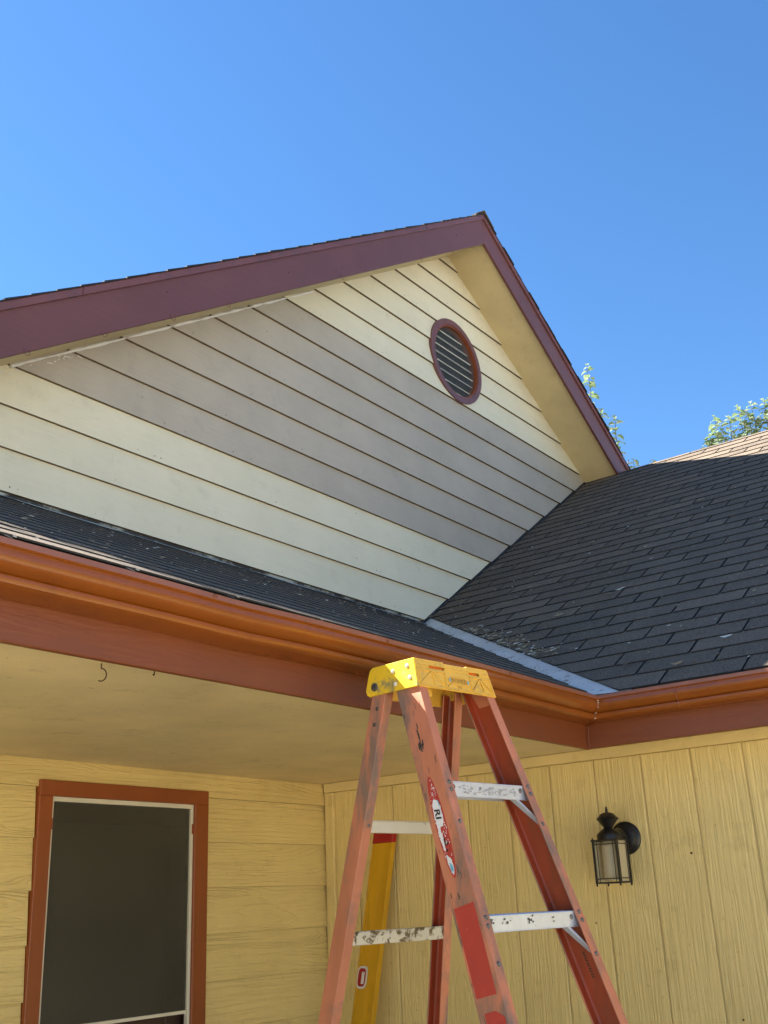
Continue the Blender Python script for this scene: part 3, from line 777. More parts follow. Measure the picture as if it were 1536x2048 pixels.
# ------------------------------------------------------------------ step ladder (local frame: x across the steps, y away from the climber)
LSC = .985
LX, LY, LTH, ZC = -1.3014, -.2376, -.1454, (H - .1864)/LSC
lad = empty('step_ladder', (LX, LY, 0), LTH, label='tall orange fibreglass step ladder with yellow top cap and aluminium treads standing by the porch', category='ladder')
lad.scale = (LSC, LSC, LSC)
def LB(mb, name, mt, parent=lad, **kw): return mb.build(name, mt, parent, local=True, **kw)
w0, kf, n0, bf, w1, kb, n1, bb, wf, wr, fl = .1468, .0768, -.0029, .344, .1503, .0757, .1221, .2237, .0828, .0498, .0295
TH = .0048
def rail(front, sg, name):
    def P(d, du, dn):   # du inward, dn backwards, from the outer front corner
        if front: u = sg*(w0 + kf*d); n = n0 + bf*d
        else: u = sg*(w1 + kb*d); n = -n1 - bb*d
        return (u - sg*du, -(n - dn), ZC - d)
    W = wf if front else wr
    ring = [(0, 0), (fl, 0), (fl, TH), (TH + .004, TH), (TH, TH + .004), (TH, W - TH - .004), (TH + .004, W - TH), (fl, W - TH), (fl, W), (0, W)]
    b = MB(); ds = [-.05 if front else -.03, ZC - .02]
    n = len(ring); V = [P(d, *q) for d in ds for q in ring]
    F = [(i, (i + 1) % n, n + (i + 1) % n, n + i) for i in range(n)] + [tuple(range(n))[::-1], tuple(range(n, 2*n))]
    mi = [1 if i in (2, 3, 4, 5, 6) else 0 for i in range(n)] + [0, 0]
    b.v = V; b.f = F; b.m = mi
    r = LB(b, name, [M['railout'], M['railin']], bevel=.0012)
    # rubber shoe
    s = MB(); p0 = [P(ZC - .05, *q) for q in ((-.004, -.004), (fl + .004, -.004), (fl + .004, W + .004), (-.004, W + .004))]; p1 = [(x, y, 0.002) for x, y, z in p0]
    s.hexa(p1 + p0); LB(s, 'rubber_foot', M['black'], r)
    return r, P
fr_l, PFL = rail(True, -1, 'front_rail'); fr_r, PFR = rail(True, 1, 'front_rail')
rr_l, PRL = rail(False, -1, 'rear_rail'); rr_r, PRR = rail(False, 1, 'rear_rail')
# treads
for k in range(7):
    d = .2406 + .305*k
    if ZC - d < .15: break
    A = PFL(d, TH, .0025); B = PFR(d, TH, .0025); A2 = PFL(d + .0366, TH, .0025 - .0); B2 = PFR(d + .0366, TH, .0025)
    tread = MB(); dep = .074; xl, xr_ = A[0] + .001, B[0] - .001; yf = A[1] + .003; zt_ = A[2]; zb_ = zt_ - .0366; yb = yf + dep
    # front lip, top plate, rear lip
    tread.box(xl, xr_, yf, yf + .0025, zb_, zt_); tread.box(xl, xr_, yf + .0026, yb, zt_ - .0025, zt_ - .0001); tread.box(xl, xr_, yb - .0025, yb, zb_ + .004, zt_ - .0026)
    tread.box(xl, xr_, yf - .0012, yf - .0001, zt_ - .004, zt_ - .0006); tread.box(xl, xr_, yf - .0012, yf - .0001, zb_ + .0006, zb_ + .003)
    for q in range(5): tread.box(xl, xr_, yf + .010 + q*.013, yf + .013 + q*.013, zt_, zt_ + .0011)
    tr = LB(tread, 'tread', M['alu'], bevel=.0006)
    if k < 5:
        for sx_ in (xl + .030, xr_ - .034):
            r = MB(); r.lathe([(.0062, 0), (.0062, -.0012), (.004, -.003), (.0008, -.0036)], (sx_, yf - .0002, zt_ - .0135), 12, axis='Y'); LB(r, 'bolt', M['rivet'], tr, smooth=True)
    if k == 0:
        w_ = MB()
        for q in range(130):
            x = random.uniform(xl + .052, xr_ - .052); z = zt_ - .019 + random.uniform(-.010, .010); r = random.uniform(.0008, .003)
            w_.add([(x - r*1.5, yf - .0016, z - r*.5), (x + r*1.4, yf - .0016, z - r*.6), (x + r, yf - .0016, z + r*.6), (x - r, yf - .0016, z + r*.5)], [(0, 1, 2, 3)])
        LB(w_, 'worn_label', M['worn'], tr, kind='stuff')
    if k == 1:
        w_ = MB()
        for (fx, n_, sp) in ((.10, 9, .006), (.23, 12, .009), (.47, 12, .009), (.70, 5, .005)):
            for q in range(n_):
                x = xl + (xr_ - xl)*fx + random.gauss(0, sp); z = zt_ - .014 + random.gauss(0, .005); r = random.uniform(.0008, .0026)
                if zb_ + .004 < z < zt_ - .005: w_.add([(x - r*1.2, yf - .0016, z - r), (x + r*.9, yf - .0016, z - r*.6), (x + r, yf - .0016, z + r), (x - r*.6, yf - .0016, z + r*.8)], [(0, 1, 2, 3)])
        LB(w_, 'paint_speck', M['boltdark'], tr, kind='stuff')
    # diagonal braces under the tread
    for sg, PP in ((-1, PFL), (1, PFR)):
        x_in = (xl + .040) if sg < 0 else (xr_ - .046)
        p_hi = (x_in, yf + .006, zb_ + .006); q_ = PP(d + .095, TH + .001, .006)
        x2 = q_[0] + (.0015 if sg < 0 else -.0015)
        bw_ = .0075 if sg < 0 else .006
        s = MB()
        s.hexa([(x2 - bw_*.3, q_[1] - .001, q_[2]), (x2 + bw_*.3, q_[1] - .001, q_[2] - .002), (x2 + bw_*.3, q_[1] + .016, q_[2] - .002), (x2 - bw_*.3, q_[1] + .016, q_[2]),
                (p_hi[0] - bw_, p_hi[1], p_hi[2]), (p_hi[0] + bw_, p_hi[1], p_hi[2]), (p_hi[0] + bw_, p_hi[1] + .020, p_hi[2]), (p_hi[0] - bw_, p_hi[1] + .020, p_hi[2])])
        LB(s, 'tread_brace', M['alu'], tr, bevel=.0006)
    # rivets on the front flanges
    for sg, PP in ((-1, PFL), (1, PFR)):
        for dd in (.004, .022, .098):
            q_ = PP(d + dd, fl*.52, 0)
            r = MB(); r.lathe([(.0056, .001), (.0056, -.0006), (.0048, -.0018), (.0036, -.0026), (.0026, -.0022), (.0006, -.0014)], (q_[0], q_[1] - .0002, q_[2]), 12, axis='Y')
            LB(r, 'rivet', M['rivet'], fr_l if sg < 0 else fr_r, smooth=True)
# rear bars
for k, (d, mt, hb) in enumerate(((.312, 'aluclean', .0285), (.575, 'aludirty', .0300), (.93, 'aluclean', .028), (1.3, 'aluclean', .028), (1.68, 'aluclean', .028), (2.0, 'aluclean', .028))):
    A = PRL(d, TH, .008); B = PRR(d, TH, .008); yy = A[1]
    s = MB(); s.box(A[0] + .0005, B[0] - .0005, yy, yy + .0022, A[2] - hb, A[2]); s.box(A[0] + .0005, B[0] - .0005, yy - .002, yy + .020, A[2] + .0001, A[2] + .0025)
    s.box(A[0] + .0005, B[0] - .0005, yy + .0023, yy + .012, A[2] - hb, A[2] - hb + .002)
    rb = LB(s, 'rear_bar', M[mt], bevel=.0008, label='paint-spattered lower rear bar' if k == 1 else None)
    if k == 0:
        for sg, PP in ((-1, PRL), (1, PRR)):
            q_ = PP(d + .135, TH + .001, .010); x_in = (A[0] + .012) if sg < 0 else (B[0] - .026)
            s = MB(); bw_ = .008
            s.hexa([(q_[0] - .002, q_[1], q_[2]), (q_[0] + .002, q_[1], q_[2]), (q_[0] + .002, q_[1] + .0025, q_[2]), (q_[0] - .002, q_[1] + .0025, q_[2]),
                    (x_in - bw_, yy - .005, A[2] - .004), (x_in + bw_, yy - .005, A[2] - .004), (x_in + bw_, yy - .0025, A[2] - .004), (x_in - bw_, yy - .0025, A[2] - .004)])
            LB(s, 'bar_brace', M['aluclean'], rb, bevel=.0006)
            r = MB(); r.lathe([(.0045, 0), (.0045, -.001), (.002, -.0022)], (x_in, yy - .0052, A[2] - .012), 10, axis='Y'); LB(r, 'rivet', M['rivet'], rb, smooth=True)
for dd in (.035, .075):
    q_ = PRL(dd, 0, wr*.45); r = MB(); r.lathe([(.0055, -.0004), (.0055, -.001), (.003, -.0026)], (q_[0], q_[1], q_[2]), 12, axis='X'); LB(r, 'rivet', M['boltdark'], rr_l, smooth=True)
# stickers and torn label on the left web (outer face of the front-left rail)
def web(d, bk, off=.0008): q_ = PFL(d, -off, bk); return q_
def patch(pts, name, mt, off=.0009, kind=None):
    s = MB(); s.add([web(d, bk, off) for d, bk in pts] + [web(d, bk, .0001) for d, bk in pts], [tuple(range(len(pts)))] + [(i, (i + 1) % len(pts), len(pts) + (i + 1) % len(pts), len(pts) + i) for i in range(len(pts))]); return LB(s, name, mt, fr_l, kind=kind)
patch([(.515, .010), (.529, .074), (.712, .074), (.700, .014)], 'red_sticker', M['sticker'])
patch([(.742, .008), (.733, .03), (.740, .062), (1.0, .066), (1.0, .01)], 'red_sticker', M['sticker'])
# torn label: lens shape of white remnants
b_red, b_wh, b_bl = MB(), MB(), MB()
def lens(d):
    t = (d - .345)/.115
    return .0 if abs(t) >= 1 else .0155*math.sqrt(1 - t*t)
def quadp(mb, d, bk, rd, rb, off):
    pts = [(d - rd*random.uniform(.5, 1.1), bk - rb*random.uniform(.3, 1)), (d - rd*random.uniform(.5, 1), bk + rb*random.uniform(.3, 1)), (d + rd*random.uniform(.5, 1.1), bk + rb*random.uniform(.4, 1)), (d + rd*random.uniform(.5, 1), bk - rb*random.uniform(.4, 1))]
    mb.add([web(x, y, off) for x, y in pts], [(0, 1, 2, 3)])
pts = [(.345 + .118*math.cos(t), .047 + .018*math.sin(t)) for t in [k*math.pi/14 for k in range(28)]]
patch(pts, 'torn_label', M['sticker'], .0006)
def ragged(mb, pts, off, jit=.0011):
    out_ = []
    for k in range(len(pts)):
        p, q = pts[k], pts[(k + 1) % len(pts)]; n = 5
        for u in range(n): out_.append((p[0] + (q[0] - p[0])*u/n + random.uniform(-jit, jit)*1.6, p[1] + (q[1] - p[1])*u/n + random.uniform(-jit, jit)))
    c = (sum(p[0] for p in out_)/len(out_), sum(p[1] for p in out_)/len(out_))
    n = len(out_); mb.add([web(x, y, off) for x, y in out_] + [web(c[0], c[1], off)], [(k, (k + 1) % n, n) for k in range(n)])
ragged(b_wh, [(.286, .038), (.283, .050), (.295, .058), (.318, .061), (.345, .060), (.349, .050), (.345, .040), (.332, .0345), (.30, .034)], .0012)
ragged(b_wh, [(.340, .060), (.372, .0605), (.403, .0565), (.402, .0515), (.372, .051), (.345, .051)], .0013)
ragged(b_wh, [(.415, .048), (.412, .0545), (.432, .055), (.450, .051), (.455, .046), (.442, .040), (.422, .041)], .0012)
ragged(b_bl, [(.432, .045), (.430, .050), (.444, .051), (.450, .046), (.443, .042)], .0018, .0007)
ragged(b_bl, [(.287, .0355), (.286, .039), (.300, .0375), (.300, .0345)], .0018, .0004)
for q in range(170):
    d = random.uniform(.234, .456); bk = .047 + random.uniform(-1, 1)*.0165
    if abs(bk - .047) > lens(d): continue
    quadp(b_wh, d, bk, random.uniform(.0008, .003), random.uniform(.0006, .0016), .0011 + random.uniform(0, .0003))
LB(b_wh, 'label_remnant', M['labelwhite'], fr_l, kind='stuff'); LB(b_bl, 'label_print', M['labelblue'], fr_l, kind='stuff')
def text_obj(txt, size, mapf, mt, parent, name, depth=0, spacing=1.0):
    cu = bpy.data.curves.new('lettering', 'FONT'); cu.body = txt; cu.size = size; cu.align_x = 'CENTER'; cu.align_y = 'CENTER'; cu.extrude = depth; cu.resolution_u = 3; cu.space_character = spacing; cu.offset = size*.02
    to = bpy.data.objects.new('lettering', cu); COL.objects.link(to)
    dg = bpy.context.evaluated_depsgraph_get(); me = bpy.data.meshes.new_from_object(to.evaluated_get(dg))
    bpy.data.objects.remove(to); bpy.data.curves.remove(cu)
    for q in me.vertices: q.co = Vector(mapf(q.co.x, q.co.y, q.co.z))
    me.materials.clear(); me.materials.append(mt); me.name = name
    return link(name, me, parent, local=True)
text_obj('RI', .029, lambda x, y, z: web(.318 + x, .0475 - y*.85, .0030), M['labelblack'], fr_l, 'lettering')
s = MB()
for (d0_, d1_, b0_, b1_) in ((.372, .392, .045, .049), (.398, .404, .044, .050), (.383, .389, .038, .043)):
    s.add([web(d0_, b0_, .0021), web(d1_, b0_ + .001, .0021), web(d1_, b1_, .0021), web(d0_, b1_ - .001, .0021)], [(0, 1, 2, 3)])
LB(s, 'label_print', M['labelblack'], fr_l, kind='stuff')
# stamped characters inside the right front rail
s = MB()
for q in range(10):
    q_ = PFR(.640 + q*.0060, TH + .0004, .040); qs = []
    for (dd, db) in ((0, 0), (.0028, .0004), (.0028, .0088), (0, .0085)):
        qs.append(PFR(.640 + q*.0060 + dd, TH + .0005, .038 + db))
    s.add(qs, [(0, 1, 2, 3)])
    if q % 2 == 0: s.add([PFR(.640 + q*.006 + .002, TH + .0005, .0465), PFR(.640 + q*.006 + .006, TH + .0005, .0465), PFR(.640 + q*.006 + .006, TH + .0005, .044), PFR(.640 + q*.006 + .002, TH + .0005, .044)], [(0, 1, 2, 3)])
LB(s, 'stamped_marks', M['print'], fr_r, kind='stuff')
# dents / grime streaks on rails
s = MB()
for q in range(46):
    d = random.uniform(.03, .9); bk = random.uniform(.004, wf - .004); quadp(s, d, bk, random.uniform(.002, .012), random.uniform(.0006, .002), .0004)
for q in range(10): quadp(s, .135 + random.gauss(0, .022), .045 + random.gauss(0, .006), .010, .003, .0005)
LB(s, 'grime_mark', M['boltdark'], fr_l, kind='stuff')

# top cap: hollow moulding with truss ribs
CH = .0746
cap = MB()
def cp(u, n, z):       # right end leans inwards towards the top
    if u > .1: u = u - .021*(z/CH)
    return (u, -n, ZC + z)
W2 = .1525; T_ = .004
out_poly = [(0.0, 0.0), (-.010, CH), (-.160, CH), (-.172, CH - .006), (-.178, CH - .02), (-.190, .016), (-.186, .004), (-.176, 0.0)]
# front wall with two slots: strips
slots = [(-.152 + .305*.165, -.152 + .305*.36), (-.152 + .305*.675, -.152 + .305*.865)]
SZ0, SZ1 = .0530, .0600
def fn(z): return -.010*z/CH
def fwall(ua, ub, za, zb):
    cap.hexa([cp(ua, fn(za), za), cp(ub, fn(za), za), cp(ub, fn(za) - T_, za), cp(ua, fn(za) - T_, za), cp(ua, fn(zb), zb), cp(ub, fn(zb), zb), cp(ub, fn(zb) - T_, zb), cp(ua, fn(zb) - T_, zb)])
fwall(-W2, W2, 0, SZ0)
us = [-W2, slots[0][0], slots[0][1], slots[1][0], slots[1][1], W2]
for i in (0, 2, 4): fwall(us[i], us[i + 1], SZ0, SZ1)
fwall(-W2, W2, SZ1, CH - .0035)
for ua, ub in ((-W2, -W2 + .305*.36), (-W2 + .305*.655, W2)): 
    cap.hexa([cp(ua, fn(CH - .0035), CH - .0035), cp(ub, fn(CH - .0035), CH - .0035), cp(ub, -.172, CH - .0035), cp(ua, -.172, CH - .0035), cp(ua, fn(CH) - .001, CH), cp(ub, fn(CH) - .001, CH), cp(ub, -.168, CH), cp(ua, -.168, CH)])
cap.hexa([cp(-W2, -.012, CH - .008), cp(W2, -.012, CH - .008), cp(W2, -.172, CH - .008), cp(-W2, -.172, CH - .008), cp(-W2, -.012, CH - .0036), cp(W2, -.012, CH - .0036), cp(W2, -.172, CH - .0036), cp(-W2, -.172, CH - .0036)])
# right and rear walls
cap.prism([(0 - T_, 0), (-.010 - T_, CH - .004), (-.172, CH - .004), (-.186, 0)], lambda p, e: cp(W2 - T_*e, p[0], p[1]))
cap.hexa([cp(-W2 + T_, -.186, 0), cp(W2 - T_, -.186, 0), cp(W2 - T_, -.182, 0), cp(-W2 + T_, -.182, 0), cp(-W2 + T_, -.174, CH - .004), cp(W2 - T_, -.174, CH - .004), cp(W2 - T_, -.170, CH - .004), cp(-W2 + T_, -.170, CH - .004)])
capo = LB(cap, 'top_cap', M['cap'], bevel=.0012)
e = MB(); e.prism([(p[0], p[1]) for p in out_poly], lambda p, q: (-W2 - .003 + q*(T_ + .0028), -p[0], ZC + p[1])); LB(e, 'cap_end', M['capend'], capo, bevel=.0012)
# ribs on the front face
def fp(s_c, t_c, off): u = -W2 + 2*W2*s_c; z = t_c*CH; q = cp(u, fn(z) + off, z); return q
rb = MB()
def rib(p, q, wd=.0036, h=.0030):
    (s0, t0), (s1_, t1) = p, q; L_ = math.hypot((s1_ - s0)*2*W2, (t1 - t0)*CH); nx, nz = -(t1 - t0)*CH/L_, (s1_ - s0)*2*W2/L_
    ds, dt = nx*wd/2/(2*W2), nz*wd/2/CH
    rb.hexa([fp(s0 - ds, t0 - dt, .0001), fp(s1_ - ds, t1 - dt, .0001), fp(s1_ + ds, t1 + dt, .0001), fp(s0 + ds, t0 + dt, .0001), fp(s0 - ds*.7, t0 - dt*.7, h), fp(s1_ - ds*.7, t1 - dt*.7, h), fp(s1_ + ds*.7, t1 + dt*.7, h), fp(s0 + ds*.7, t0 + dt*.7, h)])
for p, q in (((.02, .06), (.98, .06)), ((.03, .61), (.36, .61)), ((.66, .61), (.985, .61)), ((.03, .12), (.19, .60)), ((.19, .60), (.35, .12)), ((.19, .60), (.205, .12)), ((.35, .12), (.345, .60)), ((.37, .14), (.45, .32)),
             ((.69, .12), (.665, .60)), ((.69, .12), (.83, .60)), ((.60, .30), (.68, .13)), ((.83, .60), (.97, .12)), ((.83, .60), (.845, .12)), ((.035, .12), (.03, .60)), ((.97, .12), (.975, .6))): rib(p, q)
LB(rb, 'truss_rib', M['cap'], capo)
ov = MB(); N = 28
for r0, r1, h in ((1.0, .86, .0026),):
    for k in range(N):
        t0, t1 = 2*math.pi*k/N, 2*math.pi*(k + 1)/N
        P = lambda r, t, o_: fp(.515 + .135*r*math.cos(t), .38 + .155*r*math.sin(t), o_)
        ov.hexa([P(r0, t0, 0), P(r0, t1, 0), P(r1, t1, 0), P(r1, t0, 0), P(r0, t0, h), P(r0, t1, h), P(r1, t1, h), P(r1, t0, h)])
LB(ov, 'oval_badge', M['cap'], capo)
text_obj('WERNER', .0155, lambda x, y, z: fp(.515 + x/(2*W2)*1.0, .385 + y/CH, .0014 + z), M['lettering'], capo, 'lettering', .0006)
text_obj('8 FT', .0085, lambda x, y, z: fp(.52 + x/(2*W2), .16 + y/CH, .0009 + z), M['lettering'], capo, 'lettering', .0003)
tip = MB()
for sx_ in (-1, 1):
    cx_ = .515 + sx_*.112; tip.add([fp(cx_ + sx_*.018, .38, .0028), fp(cx_, .47, .0028), fp(cx_ - sx_*.004, .38, .0028), fp(cx_, .29, .0028)], [(0, 1, 2, 3)])
LB(tip, 'badge_tip', M['labelblue'], capo)
for ua, ub in slots:
    s = MB(); za, zb = SZ0 - .001, SZ1 + .001
    s.hexa([cp(ua, -.0145, za), cp(ub, -.0145, za), cp(ub, -.0165, za), cp(ua, -.0165, za), cp(ua, -.0155, zb), cp(ub, -.0155, zb), cp(ub, -.0175, zb), cp(ua, -.0175, zb)])
    s.hexa([cp(ua, -.011, za - .002), cp(ub, -.011, za - .002), cp(ub, -.0165, za - .002), cp(ua, -.0165, za - .002), cp(ua, -.011, za), cp(ub, -.011, za), cp(ub, -.0165, za), cp(ua, -.0165, za)])
    LB(s, 'slot_light_backing', M['orange'], capo)  # strip behind the slot, coloured as the orange light inside
for (n_, z_) in ((-.034, .057), (-.086, .0515), (-.026, .026), (-.079, .0175)):
    s = MB(); s.lathe([(.0062, .0005), (.0062, -.0006), (.0050, -.0024), (.0030, -.0036), (.0006, -.0040)], (-W2 - .003, -n_, ZC + z_), 14, axis='X'); LB(s, 'rivet', M['whitealu'], capo, smooth=True)
s = MB(); s.lathe([(.0115, .0003), (.0115, -.0014), (.0110, -.002)], (-W2 - .003, .156, ZC + .022), 20, axis='X'); LB(s, 'washer', M['rivet'], capo, smooth=True)
s = MB(); s.lathe([(.0068, -.002), (.0068, -.006), (.0055, -.007)], (-W2 - .003, .156, ZC + .022), 6, axis='X'); LB(s, 'bolt', M['boltdark'], capo)
s = MB(); s.box(-.128, -.070, .03, .10, ZC - .016, ZC + .03); LB(s, 'tool_bracket', M['cap'], capo, bevel=.002)
s = MB(); q0 = PFR(.0, .0052, 0)
s.hexa([PFR(.018, .0049, .006), PFR(.022, .0049, .06), PFR(.022, .0075, .06), PFR(.018, .0075, .006), PFR(-.02, .0049, .006), PFR(-.02, .0049, .07), PFR(-.02, .0075, .07), PFR(-.02, .0075, .006)])
LB(s, 'hinge_plate', M['railout'], capo, bevel=.001)

# ------------------------------------------------------------------ yellow spirit level leaning on the wall
lv = empty('spirit_level', (.12, 1.47, .01), label='long yellow spirit level with a red end cap leaning in the porch corner', category='spirit level')
def LP(h, u, d):     # h: 0 top .. 1 at z=-1.15 rel; u across 0..1 left to right; d depth behind front face
    zt_ = -.378 - .77*h
    x = .345 - .11*h + d; y = 1.328 + .075*h - u*.107
    return Vector((x, y, H + zt_))
def lbox(h0, h1, u0, u1, d0, d1, mb): mb.hexa([LP(h1, u0, d0), LP(h1, u1, d0), LP(h1, u1, d1), LP(h1, u0, d1), LP(h0, u0, d0), LP(h0, u1, d0), LP(h0, u1, d1), LP(h0, u0, d1)])
hb_ = (H - .378 - .02)/.77
b = MB(); lbox(.068, hb_, 0, .07, 0, .030, b); lbox(.068, hb_, .93, 1, 0, .030, b); lbox(.068, hb_, .0702, .9298, .004, .026, b); lbox(.068, hb_, .50, .53, .003, .0039, b)
b.build('beam', M['levely'], lv, bevel=.0015)
b = MB(); lbox(0, .0675, -.015, 1.015, -.001, .031, b); b.build('end_cap', M['levelr'], lv, bevel=.002)
for hc_ in (.775,):
    b = MB(); N = 24
    def oval(r, dd, k, sw=.30, sh=.058):
        t = 2*math.pi*k/N; c, s = math.cos(t), math.sin(t)
        sx_ = abs(c)**.55*(1 if c > 0 else -1); sy_ = abs(s)**.55*(1 if s > 0 else -1)
        return LP(hc_ + sh*r*sy_, .40 - .12 + sw*(1 - (1 - r)*1.0)*sx_*.8, dd)
    for (ra, rb_, mt, nm) in ((1.0, .80, 'levelw', 'vial_frame'), (.80, .55, 'levelr', 'vial_surround')):
        b = MB()
        for k in range(N): b.hexa([oval(ra, .0039, k), oval(ra, .0039, k + 1), oval(rb_, .0039, k + 1), oval(rb_, .0039, k), oval(ra, -.002, k), oval(ra, -.002, k + 1), oval(rb_, -.002, k + 1), oval(rb_, -.002, k)])
        b.build(nm, M[mt], lv)
    b = MB(); b.add([oval(.56, -.0005, k) for k in range(N)], [tuple(range(N))]); b.build('vial_window', M['levelr'], lv)
    b = MB(); b.hexa([LP(hc_ + .034, .27, -.0002), LP(hc_ + .034, .40, -.0002), LP(hc_ + .034, .40, -.004), LP(hc_ + .034, .27, -.004), LP(hc_ - .028, .27, -.0002), LP(hc_ - .028, .40, -.0002), LP(hc_ - .028, .40, -.004), LP(hc_ - .028, .27, -.004)]); b.build('vial', M['levelw'], lv, bevel=.001)

# ------------------------------------------------------------------ wall lantern
LC = Vector((.268, .1425, H)); yw = .1390
lan = empty('wall_lantern', (v_, yw, H - .54), label='black coach lantern with frosted glass and onion cap on the yellow panelled wall', category='wall lamp')
b = MB(); b.lathe([(.062, .0), (.062, -.008), (.056, -.014), (.050, -.015), (.046, -.022), (.030, -.028)], (v_ - .0008, .134, H - .487), 36, axis='X'); b.build('wall_plate', M['black'], lan, smooth=True)
b = MB(); b.tube([(v_ - .02, .134, H - .487), (v_ - .06, .136, H - .470), (LC.x + .035, LC.y, H - .475), (LC.x, LC.y, H - .482)], [.024, .020, .018, .018], 12); b.build('arm', M['black'], lan, smooth=True)
b = MB(); b.lathe([(.046, -.500), (.047, -.478), (.044, -.472), (.030, -.460), (.020, -.454), (.017, -.450), (.024, -.440), (.036, -.425), (.0425, -.419), (.041, -.416), (.034, -.410), (.027, -.401), (.016, -.396), (.006, -.394), (.005, -.388), (.006, -.384), (.0035, -.380), (.004, -.377), (.001, -.373)], (LC.x, LC.y, H), 28); b.build('onion_cap', M['black'], lan, smooth=True)
hs_ = .0475; zt_, zb_ = H - .497, H - .648
cg_ = MB()
for sx_ in (-1, 1):
    for sy_ in (-1, 1):
        x, y = LC.x + sx_*hs_, LC.y + sy_*hs_
        cg_.box(x - .0035, x + .0035, y - .0035, y + .0035, zb_ - .002, zt_ + .004)
        cg_.lathe([(.001, .004), (.0035, .001), (.004, -.003), (.0025, -.007), (.0005, -.009)], (x, y, zb_ - .004), 8)
        cg_.lathe([(.003, -.002), (.0035, .003), (.001, .007)], (x, y, zt_ + .004), 8)
th_ = .0019
for z in (zt_, zt_ - .014, zb_ + .014, zb_):
    t2 = th_*1.5 if z in (zt_, zb_) else th_*.9
    for sx_ in (-1, 1):
        cg_.box(LC.x + sx_*hs_ - t2*.8, LC.x + sx_*hs_ + t2*.8, LC.y - hs_ - (.008 if z == zt_ else 0), LC.y + hs_ + (.008 if z == zt_ else 0), z - t2, z + t2)
        cg_.box(LC.x - hs_, LC.x + hs_, LC.y + sx_*hs_ - t2*.8, LC.y + sx_*hs_ + t2*.8, z - t2 + .0003, z + t2 + .0003)
for sx_ in (-1, 1):
    for o_ in (-.033, .033):
        cg_.box(LC.x + sx_*hs_ - .001, LC.x + sx_*hs_ + .001, LC.y + o_ - .0011, LC.y + o_ + .0011, zb_, zt_)
        cg_.box(LC.x + o_ - .0011, LC.x + o_ + .0011, LC.y + sx_*hs_ - .001, LC.y + sx_*hs_ + .001, zb_, zt_)
cg_.build('cage', M['black'], lan)
b = MB(); b.lathe([(.0345, -.640), (.035, -.638), (.035, -.52), (.030, -.505), (.028, -.50)], (LC.x, LC.y, H), 32); b.build('glass_cylinder', M['glass'], lan, smooth=True)
b = MB(); b.lathe([(.012, -.50), (.013, -.56), (.022, -.585), (.024, -.605), (.015, -.622), (.002, -.63)], (LC.x, LC.y, H), 20); b.build('bulb', M['labelwhite'], lan, smooth=True)
for q_, sx_ in enumerate((-1, 1)):
    b = MB(); b.box(LC.x - hs_ + .004, LC.x + hs_ - .004, LC.y + sx_*(hs_ - .003) - .0006, LC.y + sx_*(hs_ - .003) + .0006, zb_ + .003, zt_ - .003); b.build('glass_pane', M['glass'], lan)

# ------------------------------------------------------------------ hooks in the porch ceiling
def hook(x, y, sc, rz, lab):
    pts = [(0, 0, .004), (0, 0, -.006)] + [(.0, .0, -.012)] + [(.010*sc*math.sin(t), 0, -.012 - .012*sc + .012*sc*math.cos(t)) for t in [k*math.pi/7 for k in range(0, 9)]]
    b = MB(); c, s = math.cos(rz), math.sin(rz)
    P3 = [Vector((x + px*c, y + px*s, H + c_ + pz)) for px, py, pz in pts]
    b.tube(P3, .0015, 7); o = b.build('ceiling_hook', M['rustmetal'], smooth=True)
    o['label'] = lab; o['category'] = 'hook'; o['group'] = 'screw hooks in the porch ceiling'
hook(-2.035, .275, 1.25, 2.3 + math.pi, 'small rusty screw hook seen whole, hanging from the yellow porch ceiling')
hook(-1.955, .185, .8, .6, 'small hook half hidden behind the lower edge of the brown porch fascia')

